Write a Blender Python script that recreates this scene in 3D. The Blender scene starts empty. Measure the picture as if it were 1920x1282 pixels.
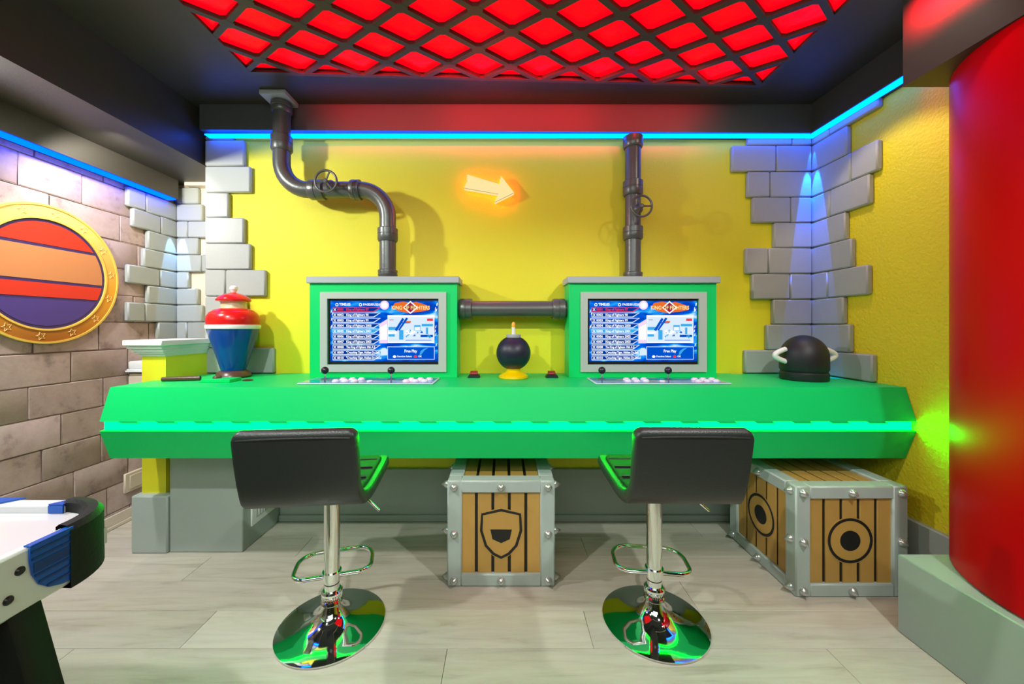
import bpy, bmesh, math, random
from mathutils import Vector, Matrix
random.seed(7)
SC = bpy.context.scene
COL = SC.collection
PI = math.pi

# ---------------------------------------------------------------- camera
cam_d = bpy.data.cameras.new('camera')
cam = bpy.data.objects.new('camera', cam_d)
COL.objects.link(cam)
cam.location = (0, 0, 1.2)
cam.rotation_euler = (PI / 2, 0, 0)
cam_d.sensor_width = 36.0
cam_d.lens = 13.5
cam_d.shift_x = 15 / 1920
cam_d.shift_y = -29 / 1920
cam_d.clip_start = 0.02
SC.camera = cam

# ---------------------------------------------------------------- world, exposure
w = bpy.data.worlds.new('world')
SC.world = w
w.use_nodes = True
w.node_tree.nodes['Background'].inputs[0].default_value = (0.9, 0.95, 1.0, 1)
w.node_tree.nodes['Background'].inputs[1].default_value = 0.05
SC.view_settings.view_transform = 'Standard'
SC.view_settings.look = 'None'
SC.view_settings.exposure = 0.0
SC.view_settings.gamma = 1.0
SC.view_settings.use_curve_mapping = False


# ---------------------------------------------------------------- lamps of the room, plus added fill and red lights
def aim(o, target):
    o.rotation_euler = (Vector(target) - Vector(o.location)).to_track_quat('-Z', 'Y').to_euler()


def area_light(name, loc, target, sx, sy, power, col):
    d = bpy.data.lights.new(name, 'AREA')
    d.shape = 'RECTANGLE'
    d.size, d.size_y, d.energy, d.color = sx, sy, power, col
    o = bpy.data.objects.new(name, d)
    COL.objects.link(o)
    o.location = loc
    aim(o, target)
    return o


def spot_light(name, loc, target, power, col, angle, blend=0.4, r=0.04):
    d = bpy.data.lights.new(name, 'SPOT')
    d.energy, d.color, d.spot_size, d.spot_blend, d.shadow_soft_size = power, col, math.radians(angle), blend, r
    o = bpy.data.objects.new(name, d)
    COL.objects.link(o)
    o.location = loc
    aim(o, target)
    return o


WARM = (1.0, 0.93, 0.82)
NEUT = (0.94, 1.0, 0.93)
area_light('fill_light_front', (-0.4, -0.55, 2.46), (-0.2, 1.5, 0.7), 2.2, 1.0, 30, NEUT)  # unseen soft fill, added to brighten the whole room
area_light('fill_light_rear', (0.0, -1.7, 2.3), (0, 1.2, 0.9), 2.6, 1.0, 13, NEUT)  # second added fill, out of view further behind the camera
spot_light('downlight_left', (-2.05, 1.25, 2.17), (-1.0, 2.2, 1.2), 92, (1.0, 0.98, 0.9), 150, 0.5)
spot_light('downlight_right', (1.46, 1.25, 2.5), (0.9, 2.2, 0.9), 11, (1.0, 0.93, 0.83), 130, 0.5)
spot_light('downlight_near_left', (-1.25, 0.15, 2.5), (-0.6, 1.75, 0.35), 105, NEUT, 84, 0.6)
spot_light('downlight_near_right', (1.2, 0.15, 2.5), (0.55, 1.80, 0.45), 105, NEUT, 72, 0.6)
spot_light('corner_light_right', (1.850, 2.312, 2.345), (1.895, 2.357, 1.25), 240, (0.0, 0.11, 1.0), 19, 0.08, 0.003)
spot_light('corner_light_right_close', (1.879, 2.341, 2.345), (1.893, 2.355, 1.25), 26, (0.0, 0.11, 1.0), 18, 0.08, 0.002)
spot_light('corner_light_left', (-2.235, 2.627, 2.06), (-2.298, 2.688, 1.05), 70, (0.25, 0.5, 1.0), 21, 0.10, 0.003)
for rx_, rw_, rp_ in ((0.05, 2.3, 4.6), (0.1, 0.9, 1.7)):
    rl_ = area_light('red_fill_bulkhead', (rx_, 1.90, 2.492), (rx_, 2.40, 2.50), rw_, 0.02, rp_, (1.0, 0.0, 0.010))  # added red light that boosts the lattice glow on the bulkhead
    rl_.data.spread = math.radians(62)
rl_ = area_light('red_fill_soffit', (1.44, 1.12, 2.44), (1.60, 1.12, 2.38), 0.7, 0.02, 14.0, (1.0, 0.0, 0.010))  # added red light, only there to colour the soffit's left face
rl_.data.spread = math.radians(70)
spot_light('downlight_right_wall', (1.44, 1.85, 2.49), (1.925, 1.84, 1.30), 17, (1.0, 0.78, 0.50), 74, 0.25)
spot_light('alcove_spot', (-1.98, 1.95, 2.16), (-2.3, 2.35, 1.7), 22, (1.0, 0.9, 0.78), 140, 0.6, 0.03)


# ---------------------------------------------------------------- materials
def lin(c):
    return tuple(((x / 255) / 12.92 if x / 255 <= 0.04045 else ((x / 255 + 0.055) / 1.055) ** 2.4) for x in c)


def mat(name, col, rough=0.5, metal=0.0, bump=0.0, bscale=40, var=0.0, vscale=4, emit=None, es=0.0, coat=0.0, spec=0.5, pervar=0.0):
    m = bpy.data.materials.new(name)
    m.use_nodes = True
    nt = m.node_tree
    p = nt.nodes['Principled BSDF']
    p.inputs['Base Color'].default_value = (*col, 1)
    p.inputs['Roughness'].default_value = rough
    p.inputs['Metallic'].default_value = metal
    p.inputs['Coat Weight'].default_value = coat
    p.inputs['Coat Roughness'].default_value = 0.08
    p.inputs['Specular IOR Level'].default_value = spec
    if emit:
        p.inputs['Emission Color'].default_value = (*emit, 1)
        p.inputs['Emission Strength'].default_value = es
    tc = None
    if bump or var or pervar:
        tc = nt.nodes.new('ShaderNodeTexCoord')
    if bump:
        n = nt.nodes.new('ShaderNodeTexNoise')
        n.inputs['Scale'].default_value = bscale
        n.inputs['Detail'].default_value = 3
        nt.links.new(tc.outputs['Object'], n.inputs['Vector'])
        b = nt.nodes.new('ShaderNodeBump')
        b.inputs['Strength'].default_value = bump
        b.inputs['Distance'].default_value = 0.01
        nt.links.new(n.outputs['Fac'], b.inputs['Height'])
        nt.links.new(b.outputs['Normal'], p.inputs['Normal'])
    if var or pervar:
        n = nt.nodes.new('ShaderNodeTexNoise')
        n.inputs['Scale'].default_value = vscale
        n.inputs['Detail'].default_value = 4
        nt.links.new(tc.outputs['Object'], n.inputs['Vector'])
        hs = nt.nodes.new('ShaderNodeHueSaturation')
        hs.inputs['Color'].default_value = (*col, 1)
        mr = nt.nodes.new('ShaderNodeMapRange')
        mr.inputs['From Min'].default_value = 0.25
        mr.inputs['From Max'].default_value = 0.75
        mr.inputs['To Min'].default_value = 1 - var
        mr.inputs['To Max'].default_value = 1 + var
        nt.links.new(n.outputs['Fac'], mr.inputs['Value'])
        last = mr.outputs['Result']
        if pervar:
            oi = nt.nodes.new('ShaderNodeObjectInfo')
            m2 = nt.nodes.new('ShaderNodeMapRange')
            m2.inputs['To Min'].default_value = 1 - pervar
            m2.inputs['To Max'].default_value = 1 + pervar
            nt.links.new(oi.outputs['Random'], m2.inputs['Value'])
            mm = nt.nodes.new('ShaderNodeMath')
            mm.operation = 'MULTIPLY'
            nt.links.new(last, mm.inputs[0])
            nt.links.new(m2.outputs['Result'], mm.inputs[1])
            last = mm.outputs[0]
        nt.links.new(last, hs.inputs['Value'])
        nt.links.new(hs.outputs['Color'], p.inputs['Base Color'])
    return m


def glow(name, col, s):
    m = bpy.data.materials.new(name)
    m.use_nodes = True
    nt = m.node_tree
    nt.nodes.remove(nt.nodes['Principled BSDF'])
    e = nt.nodes.new('ShaderNodeEmission')
    e.inputs[0].default_value = (*col, 1)
    e.inputs[1].default_value = s
    nt.links.new(e.outputs[0], nt.nodes['Material Output'].inputs[0])
    return m


M = {}
M['yellow'] = mat('yellow_paint', (0.80, 0.755, 0.018), 0.6, bump=0.10, bscale=130)
M['stone'] = mat('painted_stone', (0.36, 0.395, 0.375), 0.5, bump=0.05, bscale=60, var=0.04, vscale=6, pervar=0.04)
M['grey'] = mat('grey_paint', (0.36, 0.42, 0.39), 0.5, bump=0.04, bscale=80, var=0.03)
M['bezel'] = mat('bezel_grey', (0.44, 0.52, 0.47), 0.45)
M['cap'] = mat('cap_grey', (0.38, 0.43, 0.45), 0.45)
M['black_paint'] = mat('black_paint', (0.040, 0.038, 0.033), 0.45, bump=0.05, bscale=90)
M['bulkhead'] = mat('bulkhead_paint', (0.066, 0.073, 0.075), 0.4, bump=0.03, bscale=90)
M['green'] = mat('green_paint', (0.0, 0.64, 0.15), 0.42, spec=0.3, bump=0.015, bscale=60)
M['pipe'] = mat('gunmetal_pipe', (0.115, 0.125, 0.12), 0.33, metal=0.4, bump=0.06, bscale=70)
M['chrome'] = mat('chrome', (0.86, 0.87, 0.86), 0.05, metal=1.0)
M['leather'] = mat('black_leather', (0.022, 0.026, 0.0245), 0.38, bump=0.12, bscale=220)
M['leather_in'] = mat('black_leather_inner', (0.016, 0.018, 0.017), 0.55, spec=0.12, bump=0.1, bscale=220)
M['black'] = mat('black_plastic', (0.012, 0.013, 0.014), 0.3)
M['mblack'] = mat('matte_black', (0.012, 0.014, 0.018), 0.5)
M['navy'] = mat('navy_gloss', (0.012, 0.014, 0.035), 0.42)
M['white'] = mat('white_gloss', (0.80, 0.82, 0.80), 0.35)
M['moulding'] = mat('white_moulding', (0.82, 0.86, 0.84), 0.4)
M['cream'] = mat('cream_paint', (0.72, 0.64, 0.52), 0.5)
M['red_col'] = mat('red_gloss_paint', (0.60, 0.0, 0.003), 0.34, spec=0.12)
M['brown'] = mat('brown_gloss', (0.10, 0.05, 0.03), 0.3)
M['red'] = mat('red_glaze', (0.70, 0.012, 0.012), 0.22)
M['blue'] = mat('blue_glaze', (0.005, 0.06, 0.32), 0.15)
M['skin'] = mat('cream_glaze', (0.62, 0.50, 0.30), 0.35)
M['ylw'] = mat('yellow_glaze', (0.85, 0.58, 0.0), 0.25)
M['orange'] = mat('orange_wax', (0.85, 0.35, 0.02), 0.4, emit=(1, 0.45, 0.05), es=0.15)
M['steel'] = mat('steel_paint', (0.42, 0.50, 0.47), 0.36, metal=0.0, var=0.05, vscale=8)
M['stud'] = mat('stud_steel', (0.55, 0.60, 0.58), 0.25, metal=0.7)
M['plank'] = mat('crate_plank', (0.52, 0.30, 0.072), 0.5, bump=0.04, bscale=50, var=0.06, vscale=7, pervar=0.06)
M['ink'] = mat('black_ink', (0.010, 0.010, 0.009), 0.5)
M['bolt_blue'] = mat('table_blue', (0.0, 0.085, 0.46), 0.3)
M['dark_blue'] = mat('table_dark_blue', (0.0, 0.03, 0.20), 0.35)
M['table_white'] = mat('table_white', (0.70, 0.72, 0.74), 0.3)
M['playfield'] = mat('playfield', (0.66, 0.65, 0.67), 0.15)
M['leg_black'] = mat('table_leg_black', (0.012, 0.014, 0.012), 0.5, spec=0.2, bump=0.1, bscale=120)
M['gold'] = mat('gold_edge', (0.95, 0.62, 0.10), 0.4)
M['purple'] = mat('purple_print', (0.045, 0.02, 0.13), 0.5)
M['violet'] = mat('violet_print', (0.075, 0.04, 0.24), 0.5)
M['redprint'] = mat('red_print', (0.72, 0.03, 0.01), 0.5)
M['peach'] = mat('peach_print', (0.62, 0.24, 0.09), 0.5)
M['star'] = mat('star_line', (0.98, 0.75, 0.28), 0.5)
M['decal'] = mat('decal_edge', (0.62, 0.72, 0.80), 0.25)
M['btn'] = mat('white_button', (0.82, 0.80, 0.86), 0.25)
M['ceil'] = M['black_paint']
M['mortar'] = mat('mortar', (0.26, 0.19, 0.175), 0.8)
M['wood_gap'] = mat('floor_gap', (0.12, 0.11, 0.09), 0.8)
M['rocker'] = mat('rocker_red', (0.28, 0.02, 0.02), 0.3)
M['led_blue'] = glow('led_blue', (0.0, 0.03, 1.0), 11.0)
M['led_cyan'] = glow('led_cyan', (0.0, 0.085, 1.0), 13.0)
M['led_green'] = glow('led_green', (0.0, 1.0, 0.016), 34.0)
M['led_red'] = glow('led_red', (1.0, 0.01, 0.0), 100.0)
M['arrow'] = glow('arrow_face', (1.0, 0.80, 0.36), 1.0)
M['arrow_line'] = mat('arrow_line', (0.55, 0.25, 0.05), 0.5)
M['s_white'] = glow('screen_white', (0.93, 0.97, 1.0), 1.15)
M['s_blue'] = glow('screen_blue', (0.0, 0.09, 0.62), 1.0)
M['s_navy'] = glow('screen_navy', (0.0, 0.035, 0.30), 1.0)
M['s_cyan'] = glow('screen_cyan', (0.05, 0.42, 0.85), 1.0)
M['s_pink'] = glow('screen_pink', (0.92, 0.70, 0.95), 1.0)
M['s_red'] = glow('screen_red', (0.85, 0.05, 0.08), 1.0)
M['s_blood'] = glow('screen_blood', (0.35, 0.02, 0.04), 1.0)
M['s_orange'] = glow('screen_orange', (0.85, 0.16, 0.02), 1.0)
M['s_gold'] = glow('screen_gold', (1.0, 0.78, 0.35), 1.0)
M['s_pale'] = glow('screen_pale', (0.72, 0.86, 0.98), 1.0)


def screen_bg():
    m = bpy.data.materials.new('screen_sky')
    m.use_nodes = True
    nt = m.node_tree
    nt.nodes.remove(nt.nodes['Principled BSDF'])
    tc = nt.nodes.new('ShaderNodeTexCoord')
    mp = nt.nodes.new('ShaderNodeMapping')
    mp.inputs['Scale'].default_value = (3.2, 1, 9)
    mp.inputs['Rotation'].default_value = (0, 0.35, 0)
    n = nt.nodes.new('ShaderNodeTexNoise')
    n.inputs['Scale'].default_value = 2.2
    n.inputs['Detail'].default_value = 5
    n.inputs['Distortion'].default_value = 0.7
    r = nt.nodes.new('ShaderNodeValToRGB')
    e = r.color_ramp.elements
    e[0].position, e[0].color = 0.40, (0.0, 0.055, 0.50, 1)
    e[1].position, e[1].color = 0.72, (0.75, 0.92, 1.0, 1)
    k = r.color_ramp.elements.new(0.52)
    k.color = (0.0, 0.14, 0.85, 1)
    k = r.color_ramp.elements.new(0.60)
    k.color = (0.02, 0.42, 0.95, 1)
    em = nt.nodes.new('ShaderNodeEmission')
    nt.links.new(tc.outputs['Object'], mp.inputs['Vector'])
    nt.links.new(mp.outputs['Vector'], n.inputs['Vector'])
    nt.links.new(n.outputs['Fac'], r.inputs['Fac'])
    nt.links.new(r.outputs['Color'], em.inputs['Color'])
    nt.links.new(em.outputs[0], nt.nodes['Material Output'].inputs[0])
    return m


M['s_sky'] = screen_bg()


def decal_mat():
    m = mat('panel_print', (0.05, 0.2, 0.6), 0.15, coat=0.6)
    nt = m.node_tree
    p = nt.nodes['Principled BSDF']
    tc = nt.nodes.new('ShaderNodeTexCoord')
    mp = nt.nodes.new('ShaderNodeMapping')
    mp.inputs['Scale'].default_value = (4, 10, 1)
    n = nt.nodes.new('ShaderNodeTexNoise')
    n.inputs['Scale'].default_value = 1.6
    n.inputs['Detail'].default_value = 2
    r = nt.nodes.new('ShaderNodeValToRGB')
    e = r.color_ramp.elements
    e[0].position, e[0].color = 0.34, (0.0, 0.16, 0.10, 1)
    e[1].position, e[1].color = 0.70, (0.75, 0.80, 0.95, 1)
    for pos, c in ((0.45, (0.0, 0.12, 0.55, 1)), (0.54, (0.02, 0.30, 0.75, 1)), (0.61, (0.75, 0.03, 0.45, 1))):
        k = r.color_ramp.elements.new(pos)
        k.color = c
    nt.links.new(tc.outputs['Object'], mp.inputs['Vector'])
    nt.links.new(mp.outputs['Vector'], n.inputs['Vector'])
    nt.links.new(n.outputs['Fac'], r.inputs['Fac'])
    nt.links.new(r.outputs['Color'], p.inputs['Base Color'])
    return m


M['decal_print'] = decal_mat()


def block_mat():
    m = mat('weathered_block', (0.36, 0.275, 0.25), 0.75)
    nt = m.node_tree
    p = nt.nodes['Principled BSDF']
    tc = nt.nodes.new('ShaderNodeTexCoord')
    n = nt.nodes.new('ShaderNodeTexNoise')
    n.inputs['Scale'].default_value = 7
    n.inputs['Detail'].default_value = 8
    n.inputs['Roughness'].default_value = 0.68
    r = nt.nodes.new('ShaderNodeValToRGB')
    e = r.color_ramp.elements
    e[0].position, e[0].color = 0.33, (0.27, 0.195, 0.18, 1)
    e[1].position, e[1].color = 0.68, (0.53, 0.42, 0.395, 1)
    k = r.color_ramp.elements.new(0.44)
    k.color = (0.44, 0.335, 0.31, 1)
    mp = nt.nodes.new('ShaderNodeMapping')
    oi = nt.nodes.new('ShaderNodeObjectInfo')
    mp2 = nt.nodes.new('ShaderNodeVectorMath')
    mp2.operation = 'SCALE'
    mp2.inputs[0].default_value = (9, 5, 7)
    nt.links.new(oi.outputs['Random'], mp2.inputs['Scale'])
    nt.links.new(mp2.outputs[0], mp.inputs['Location'])
    nt.links.new(tc.outputs['Object'], mp.inputs['Vector'])
    nt.links.new(mp.outputs['Vector'], n.inputs['Vector'])
    nt.links.new(n.outputs['Fac'], r.inputs['Fac'])
    nt.links.new(r.outputs['Color'], p.inputs['Base Color'])
    b = nt.nodes.new('ShaderNodeBump')
    b.inputs['Strength'].default_value = 0.35
    b.inputs['Distance'].default_value = 0.01
    nt.links.new(n.outputs['Fac'], b.inputs['Height'])
    nt.links.new(b.outputs['Normal'], p.inputs['Normal'])
    return m


M['block'] = block_mat()


def plank_mat():
    m = mat('floor_plank', (0.5, 0.47, 0.4), 0.33)
    nt = m.node_tree
    p = nt.nodes['Principled BSDF']
    tc = nt.nodes.new('ShaderNodeTexCoord')
    mp = nt.nodes.new('ShaderNodeMapping')
    mp.inputs['Scale'].default_value = (1.6, 14, 1)
    oi = nt.nodes.new('ShaderNodeObjectInfo')
    vm = nt.nodes.new('ShaderNodeVectorMath')
    vm.operation = 'SCALE'
    vm.inputs[0].default_value = (17, 9, 3)
    nt.links.new(oi.outputs['Random'], vm.inputs['Scale'])
    nt.links.new(vm.outputs[0], mp.inputs['Location'])
    n = nt.nodes.new('ShaderNodeTexNoise')
    n.inputs['Scale'].default_value = 2.0
    n.inputs['Detail'].default_value = 7
    n.inputs['Roughness'].default_value = 0.62
    n.inputs['Distortion'].default_value = 0.6
    r = nt.nodes.new('ShaderNodeValToRGB')
    e = r.color_ramp.elements
    e[0].position, e[0].color = 0.30, (0.42, 0.385, 0.31, 1)
    e[1].position, e[1].color = 0.62, (0.58, 0.545, 0.465, 1)
    k = r.color_ramp.elements.new(0.42)
    k.color = (0.52, 0.48, 0.40, 1)
    nt.links.new(tc.outputs['Object'], mp.inputs['Vector'])
    nt.links.new(mp.outputs['Vector'], n.inputs['Vector'])
    nt.links.new(n.outputs['Fac'], r.inputs['Fac'])
    hs = nt.nodes.new('ShaderNodeHueSaturation')
    m2 = nt.nodes.new('ShaderNodeMapRange')
    m2.inputs['To Min'].default_value = 0.93
    m2.inputs['To Max'].default_value = 1.07
    nt.links.new(oi.outputs['Random'], m2.inputs['Value'])
    nt.links.new(m2.outputs['Result'], hs.inputs['Value'])
    nt.links.new(r.outputs['Color'], hs.inputs['Color'])
    nt.links.new(hs.outputs['Color'], p.inputs['Base Color'])
    return m


M['floor'] = plank_mat()


def red_panel_mat():
    m = mat('red_light_panel', (0.5, 0.0, 0.005), 0.3, spec=0.08, emit=(1.0, 0.0, 0.008), es=0.95)
    nt = m.node_tree
    p = nt.nodes['Principled BSDF']
    tc = nt.nodes.new('ShaderNodeTexCoord')
    n = nt.nodes.new('ShaderNodeTexNoise')
    n.inputs['Scale'].default_value = 9
    n.inputs['Detail'].default_value = 6
    b = nt.nodes.new('ShaderNodeBump')
    b.inputs['Strength'].default_value = 0.5
    b.inputs['Distance'].default_value = 0.02
    nt.links.new(tc.outputs['Object'], n.inputs['Vector'])
    nt.links.new(n.outputs['Fac'], b.inputs['Height'])
    nt.links.new(b.outputs['Normal'], p.inputs['Normal'])
    return m


M['red_panel'] = red_panel_mat()


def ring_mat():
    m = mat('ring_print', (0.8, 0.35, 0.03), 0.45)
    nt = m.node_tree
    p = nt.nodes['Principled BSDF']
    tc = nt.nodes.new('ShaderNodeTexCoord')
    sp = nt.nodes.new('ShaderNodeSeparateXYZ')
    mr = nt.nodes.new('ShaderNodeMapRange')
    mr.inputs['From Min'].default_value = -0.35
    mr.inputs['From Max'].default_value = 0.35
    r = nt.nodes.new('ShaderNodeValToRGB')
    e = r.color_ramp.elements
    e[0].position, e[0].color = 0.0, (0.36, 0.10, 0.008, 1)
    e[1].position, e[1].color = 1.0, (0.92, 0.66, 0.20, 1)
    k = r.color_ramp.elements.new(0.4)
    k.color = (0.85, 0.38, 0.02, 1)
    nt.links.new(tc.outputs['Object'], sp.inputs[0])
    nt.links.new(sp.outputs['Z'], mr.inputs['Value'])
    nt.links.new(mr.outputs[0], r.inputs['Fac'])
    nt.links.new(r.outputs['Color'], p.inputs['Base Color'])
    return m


M['ring'] = ring_mat()


# ---------------------------------------------------------------- mesh builders
class B:
    def __init__(s):
        s.bm = bmesh.new()

    def box(s, x0, x1, y0, y1, z0, z1, bev=0.0, seg=1):
        t = bmesh.new()
        bmesh.ops.create_cube(t, size=1)
        for v in t.verts:
            v.co = Vector(((x0 + x1) / 2 + v.co.x * (x1 - x0), (y0 + y1) / 2 + v.co.y * (y1 - y0), (z0 + z1) / 2 + v.co.z * (z1 - z0)))
        if bev:
            bmesh.ops.bevel(t, geom=t.edges[:], offset=bev, segments=seg, affect='EDGES', profile=0.5)
        return s._merge(t)

    def _merge(s, t, mtx=None):
        me = bpy.data.meshes.new('t')
        if mtx is not None:
            t.transform(mtx)
        t.to_mesh(me)
        t.free()
        s.bm.from_mesh(me)
        bpy.data.meshes.remove(me)
        return s

    def prism(s, poly, axis, a, b, bev=0.0, seg=1):
        # poly: 2-D outline in the two other axes (x: (y,z), y: (x,z), z: (x,y))
        def mk(p, t):
            return {'x': (t, p[0], p[1]), 'y': (p[0], t, p[1]), 'z': (p[0], p[1], t)}[axis]
        t = bmesh.new()
        A = [t.verts.new(mk(p, a)) for p in poly]
        C = [t.verts.new(mk(p, b)) for p in poly]
        n = len(poly)
        t.faces.new(A)
        t.faces.new(C[::-1])
        for i in range(n):
            t.faces.new((A[i], C[i], C[(i + 1) % n], A[(i + 1) % n]))
        bmesh.ops.recalc_face_normals(t, faces=t.faces[:])
        if bev:
            bmesh.ops.bevel(t, geom=t.edges[:], offset=bev, segments=seg, affect='EDGES', profile=0.5)
        return s._merge(t)

    def lathe(s, prof, c=(0, 0, 0), seg=32, axis='z', ang0=0.0, ang1=2 * PI):
        t = bmesh.new()
        full = abs(ang1 - ang0 - 2 * PI) < 1e-6
        k = seg if full else seg + 1
        rings = []
        for r, h in prof:
            if r < 1e-6:
                rings.append([t.verts.new((0, 0, h))])
            else:
                rings.append([t.verts.new((r * math.cos(ang0 + (ang1 - ang0) * i / seg), r * math.sin(ang0 + (ang1 - ang0) * i / seg), h)) for i in range(k)])
        for a, b in zip(rings[:-1], rings[1:]):
            for i in range(seg):
                j = (i + 1) % k if full else i + 1
                if len(a) == 1 and len(b) == 1:
                    continue
                if len(a) == 1:
                    t.faces.new((a[0], b[i], b[j]))
                elif len(b) == 1:
                    t.faces.new((a[i], a[j], b[0]))
                else:
                    t.faces.new((a[i], a[j], b[j], b[i]))
        bmesh.ops.recalc_face_normals(t, faces=t.faces[:])
        rot = {'z': Matrix(), 'x': Matrix.Rotation(PI / 2, 4, 'Y'), '-x': Matrix.Rotation(-PI / 2, 4, 'Y'),
               '-y': Matrix.Rotation(PI / 2, 4, 'X'), 'y': Matrix.Rotation(-PI / 2, 4, 'X')}[axis]
        return s._merge(t, Matrix.Translation(c) @ rot)

    def cyl(s, p0, p1, r, seg=24, r1=None):
        return s.tube([p0, p1], r, seg, r1=r1)

    def tube(s, path, r, seg=16, closed=False, r1=None):
        pts = [Vector(p) for p in path]
        n = len(pts)
        t = bmesh.new()
        rings = []
        up = None
        for i, p in enumerate(pts):
            if closed:
                d = pts[(i + 1) % n] - pts[i - 1]
            else:
                d = pts[min(i + 1, n - 1)] - pts[max(i - 1, 0)]
            d.normalize()
            if up is None:
                up = d.orthogonal().normalized()
            up = (up - d * up.dot(d)).normalized()
            q = d.cross(up)
            rr = r if r1 is None else r + (r1 - r) * i / (n - 1)
            rings.append([t.verts.new(p + (up * math.cos(2 * PI * k / seg) + q * math.sin(2 * PI * k / seg)) * rr) for k in range(seg)])
        m = n if closed else n - 1
        for i in range(m):
            a, b = rings[i], rings[(i + 1) % n]
            for k in range(seg):
                t.faces.new((a[k], a[(k + 1) % seg], b[(k + 1) % seg], b[k]))
        if not closed:
            t.faces.new(rings[0][::-1])
            t.faces.new(rings[-1])
        bmesh.ops.recalc_face_normals(t, faces=t.faces[:])
        return s._merge(t)

    def sphere(s, c, r, u=24, v=14, sc=(1, 1, 1)):
        t = bmesh.new()
        bmesh.ops.create_uvsphere(t, u_segments=u, v_segments=v, radius=r)
        return s._merge(t, Matrix.Translation(c) @ Matrix.Diagonal((*sc, 1)))

    def poly(s, pts):
        vs = [s.bm.verts.new(p) for p in pts]
        s.bm.faces.new(vs)
        return s


def wloc(o):
    v = Vector((0, 0, 0))
    while o is not None:
        v += o.location
        o = o.parent
    return v


def finish(bm, name, sharp=38):
    bm.normal_update()
    for e in bm.edges:
        if len(e.link_faces) == 2:
            e.smooth = e.calc_face_angle(0) < math.radians(sharp)
        else:
            e.smooth = False
    for f in bm.faces:
        f.smooth = True
    me = bpy.data.meshes.new(name)
    bm.to_mesh(me)
    bm.free()
    return me


def obj(name, b, m, parent=None, at=None, label=None):
    """one mesh object; its geometry is given in room coordinates, its origin goes to `at` (or to the parent's)"""
    bm = b.bm
    base = wloc(parent) if parent is not None else Vector((0, 0, 0))
    org = Vector(at) if at is not None else base
    bmesh.ops.translate(bm, verts=bm.verts[:], vec=-org)
    o = bpy.data.objects.new(name, finish(bm, name))
    o.data.materials.append(M[m] if isinstance(m, str) else m)
    COL.objects.link(o)
    o.parent = parent
    o.location = org - base
    if label:
        o['label'] = label
    return o


def thing(name, label, cat, loc=(0, 0, 0), group=None):
    o = bpy.data.objects.new(name, None)
    o.empty_display_size = 0.05
    COL.objects.link(o)
    o.location = loc
    o['label'] = label
    o['category'] = cat
    if group:
        o['group'] = group
    return o


def tag(o, label, cat, group=None):
    o['label'] = label
    o['category'] = cat
    if group:
        o['group'] = group
    return o


def struct(o):
    o['kind'] = 'structure'
    return o


def copy_tree(o, parent=None):
    c = o.copy()
    COL.objects.link(c)
    if parent is not None:
        c.parent = parent
    for ch in list(o.children):
        copy_tree(ch, c)
    return c


TEXTS = []


def text(name, body, size, m, parent, x, y, z, align='LEFT', wid=1.0, depth=0.0006):
    """flat lettering facing the room (towards -Y), x/z of its baseline start"""
    cu = bpy.data.curves.new(name, 'FONT')
    cu.body = body
    cu.size = size
    cu.align_x = align
    cu.resolution_u = 2
    cu.extrude = depth / 2
    cu.offset = size * 0.022
    t = bpy.data.objects.new(name, cu)
    COL.objects.link(t)
    bpy.context.view_layer.update()
    me = bpy.data.meshes.new_from_object(t.evaluated_get(bpy.context.evaluated_depsgraph_get()))
    bpy.data.objects.remove(t)
    bpy.data.curves.remove(cu)
    me.name = name
    base = wloc(parent)
    me.transform(Matrix.Translation(Vector((x, y, z)) - base) @ Matrix.Rotation(PI / 2, 4, 'X') @ Matrix.Diagonal((wid, 1, 1, 1)))
    me.materials.clear()
    me.materials.append(M[m])
    o = bpy.data.objects.new(name, me)
    COL.objects.link(o)
    o.parent = parent
    return o


# ================================================================ THE ROOM
ZC = 2.53                      # ceiling
BW, RW, LW = 2.387, 1.925, -2.33   # back wall (y), right wall (x), left wall (x)

# ---- floor: boards laid left to right
fl = struct(obj('floor', B().box(-2.5, 3.0, -2.35, 2.9, -0.06, -0.012), 'wood_gap'))
row_y = 1.4316 - 0.19 * 20
JOINTS = {0: [-1.2115, 0.335], 1: [-2.1, 0.825], 2: [-1.524, 0.03, 1.5], 3: [-1.09, 0.4377], 4: [-1.9, 1.136], 5: [-0.566, 0.949]}
k = -20
while row_y < 2.8:
    y0, y1 = row_y, row_y + 0.1895
    key = k
    js = JOINTS.get(k)
    if k in (-1,):
        js = [-1.6, -0.2115, 1.2]
    if js is None:
        s0 = -2.5 + ((k * 0.47) % 1.2)
        js = [s0 + 1.25 * i for i in range(5)]
    xs = [-2.45] + [j for j in js if -2.4 < j < 2.9] + [2.95]
    for a, c in zip(xs[:-1], xs[1:]):
        obj('floor_board', B().box(a + 0.0008, c - 0.0008, y0 + 0.0008, min(y1, 2.85), -0.012, 0.0, 0.0007), 'floor', fl, at=((a + c) / 2, (y0 + y1) / 2, 0))
    row_y += 0.19
    k += 1

# ---- back wall with quoins
wb = struct(obj('wall_back', B().box(-1.84, 2.9, BW, 2.9, 0, ZC), 'yellow'))


def stone_back(x0, x1, z0, z1, parent, yw, th=0.032):
    obj('stone', B().box(x0 + 0.0012, x1 - 0.0012, yw - th, yw, z0 + 0.0012, z1 - 0.0012, 0.007), 'stone', parent, at=((x0 + x1) / 2, yw, (z0 + z1) / 2))


def stone_side(y0, y1, z0, z1, parent, xw, sgn, th=0.032):
    a, c = (xw, xw + sgn * th) if sgn > 0 else (xw + sgn * th, xw)
    obj('stone', B().box(a, c, y0 + 0.0012, y1 - 0.0012, z0 + 0.0012, z1 - 0.0012, 0.007), 'stone', parent, at=(xw, (y0 + y1) / 2, (z0 + z1) / 2))


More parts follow.
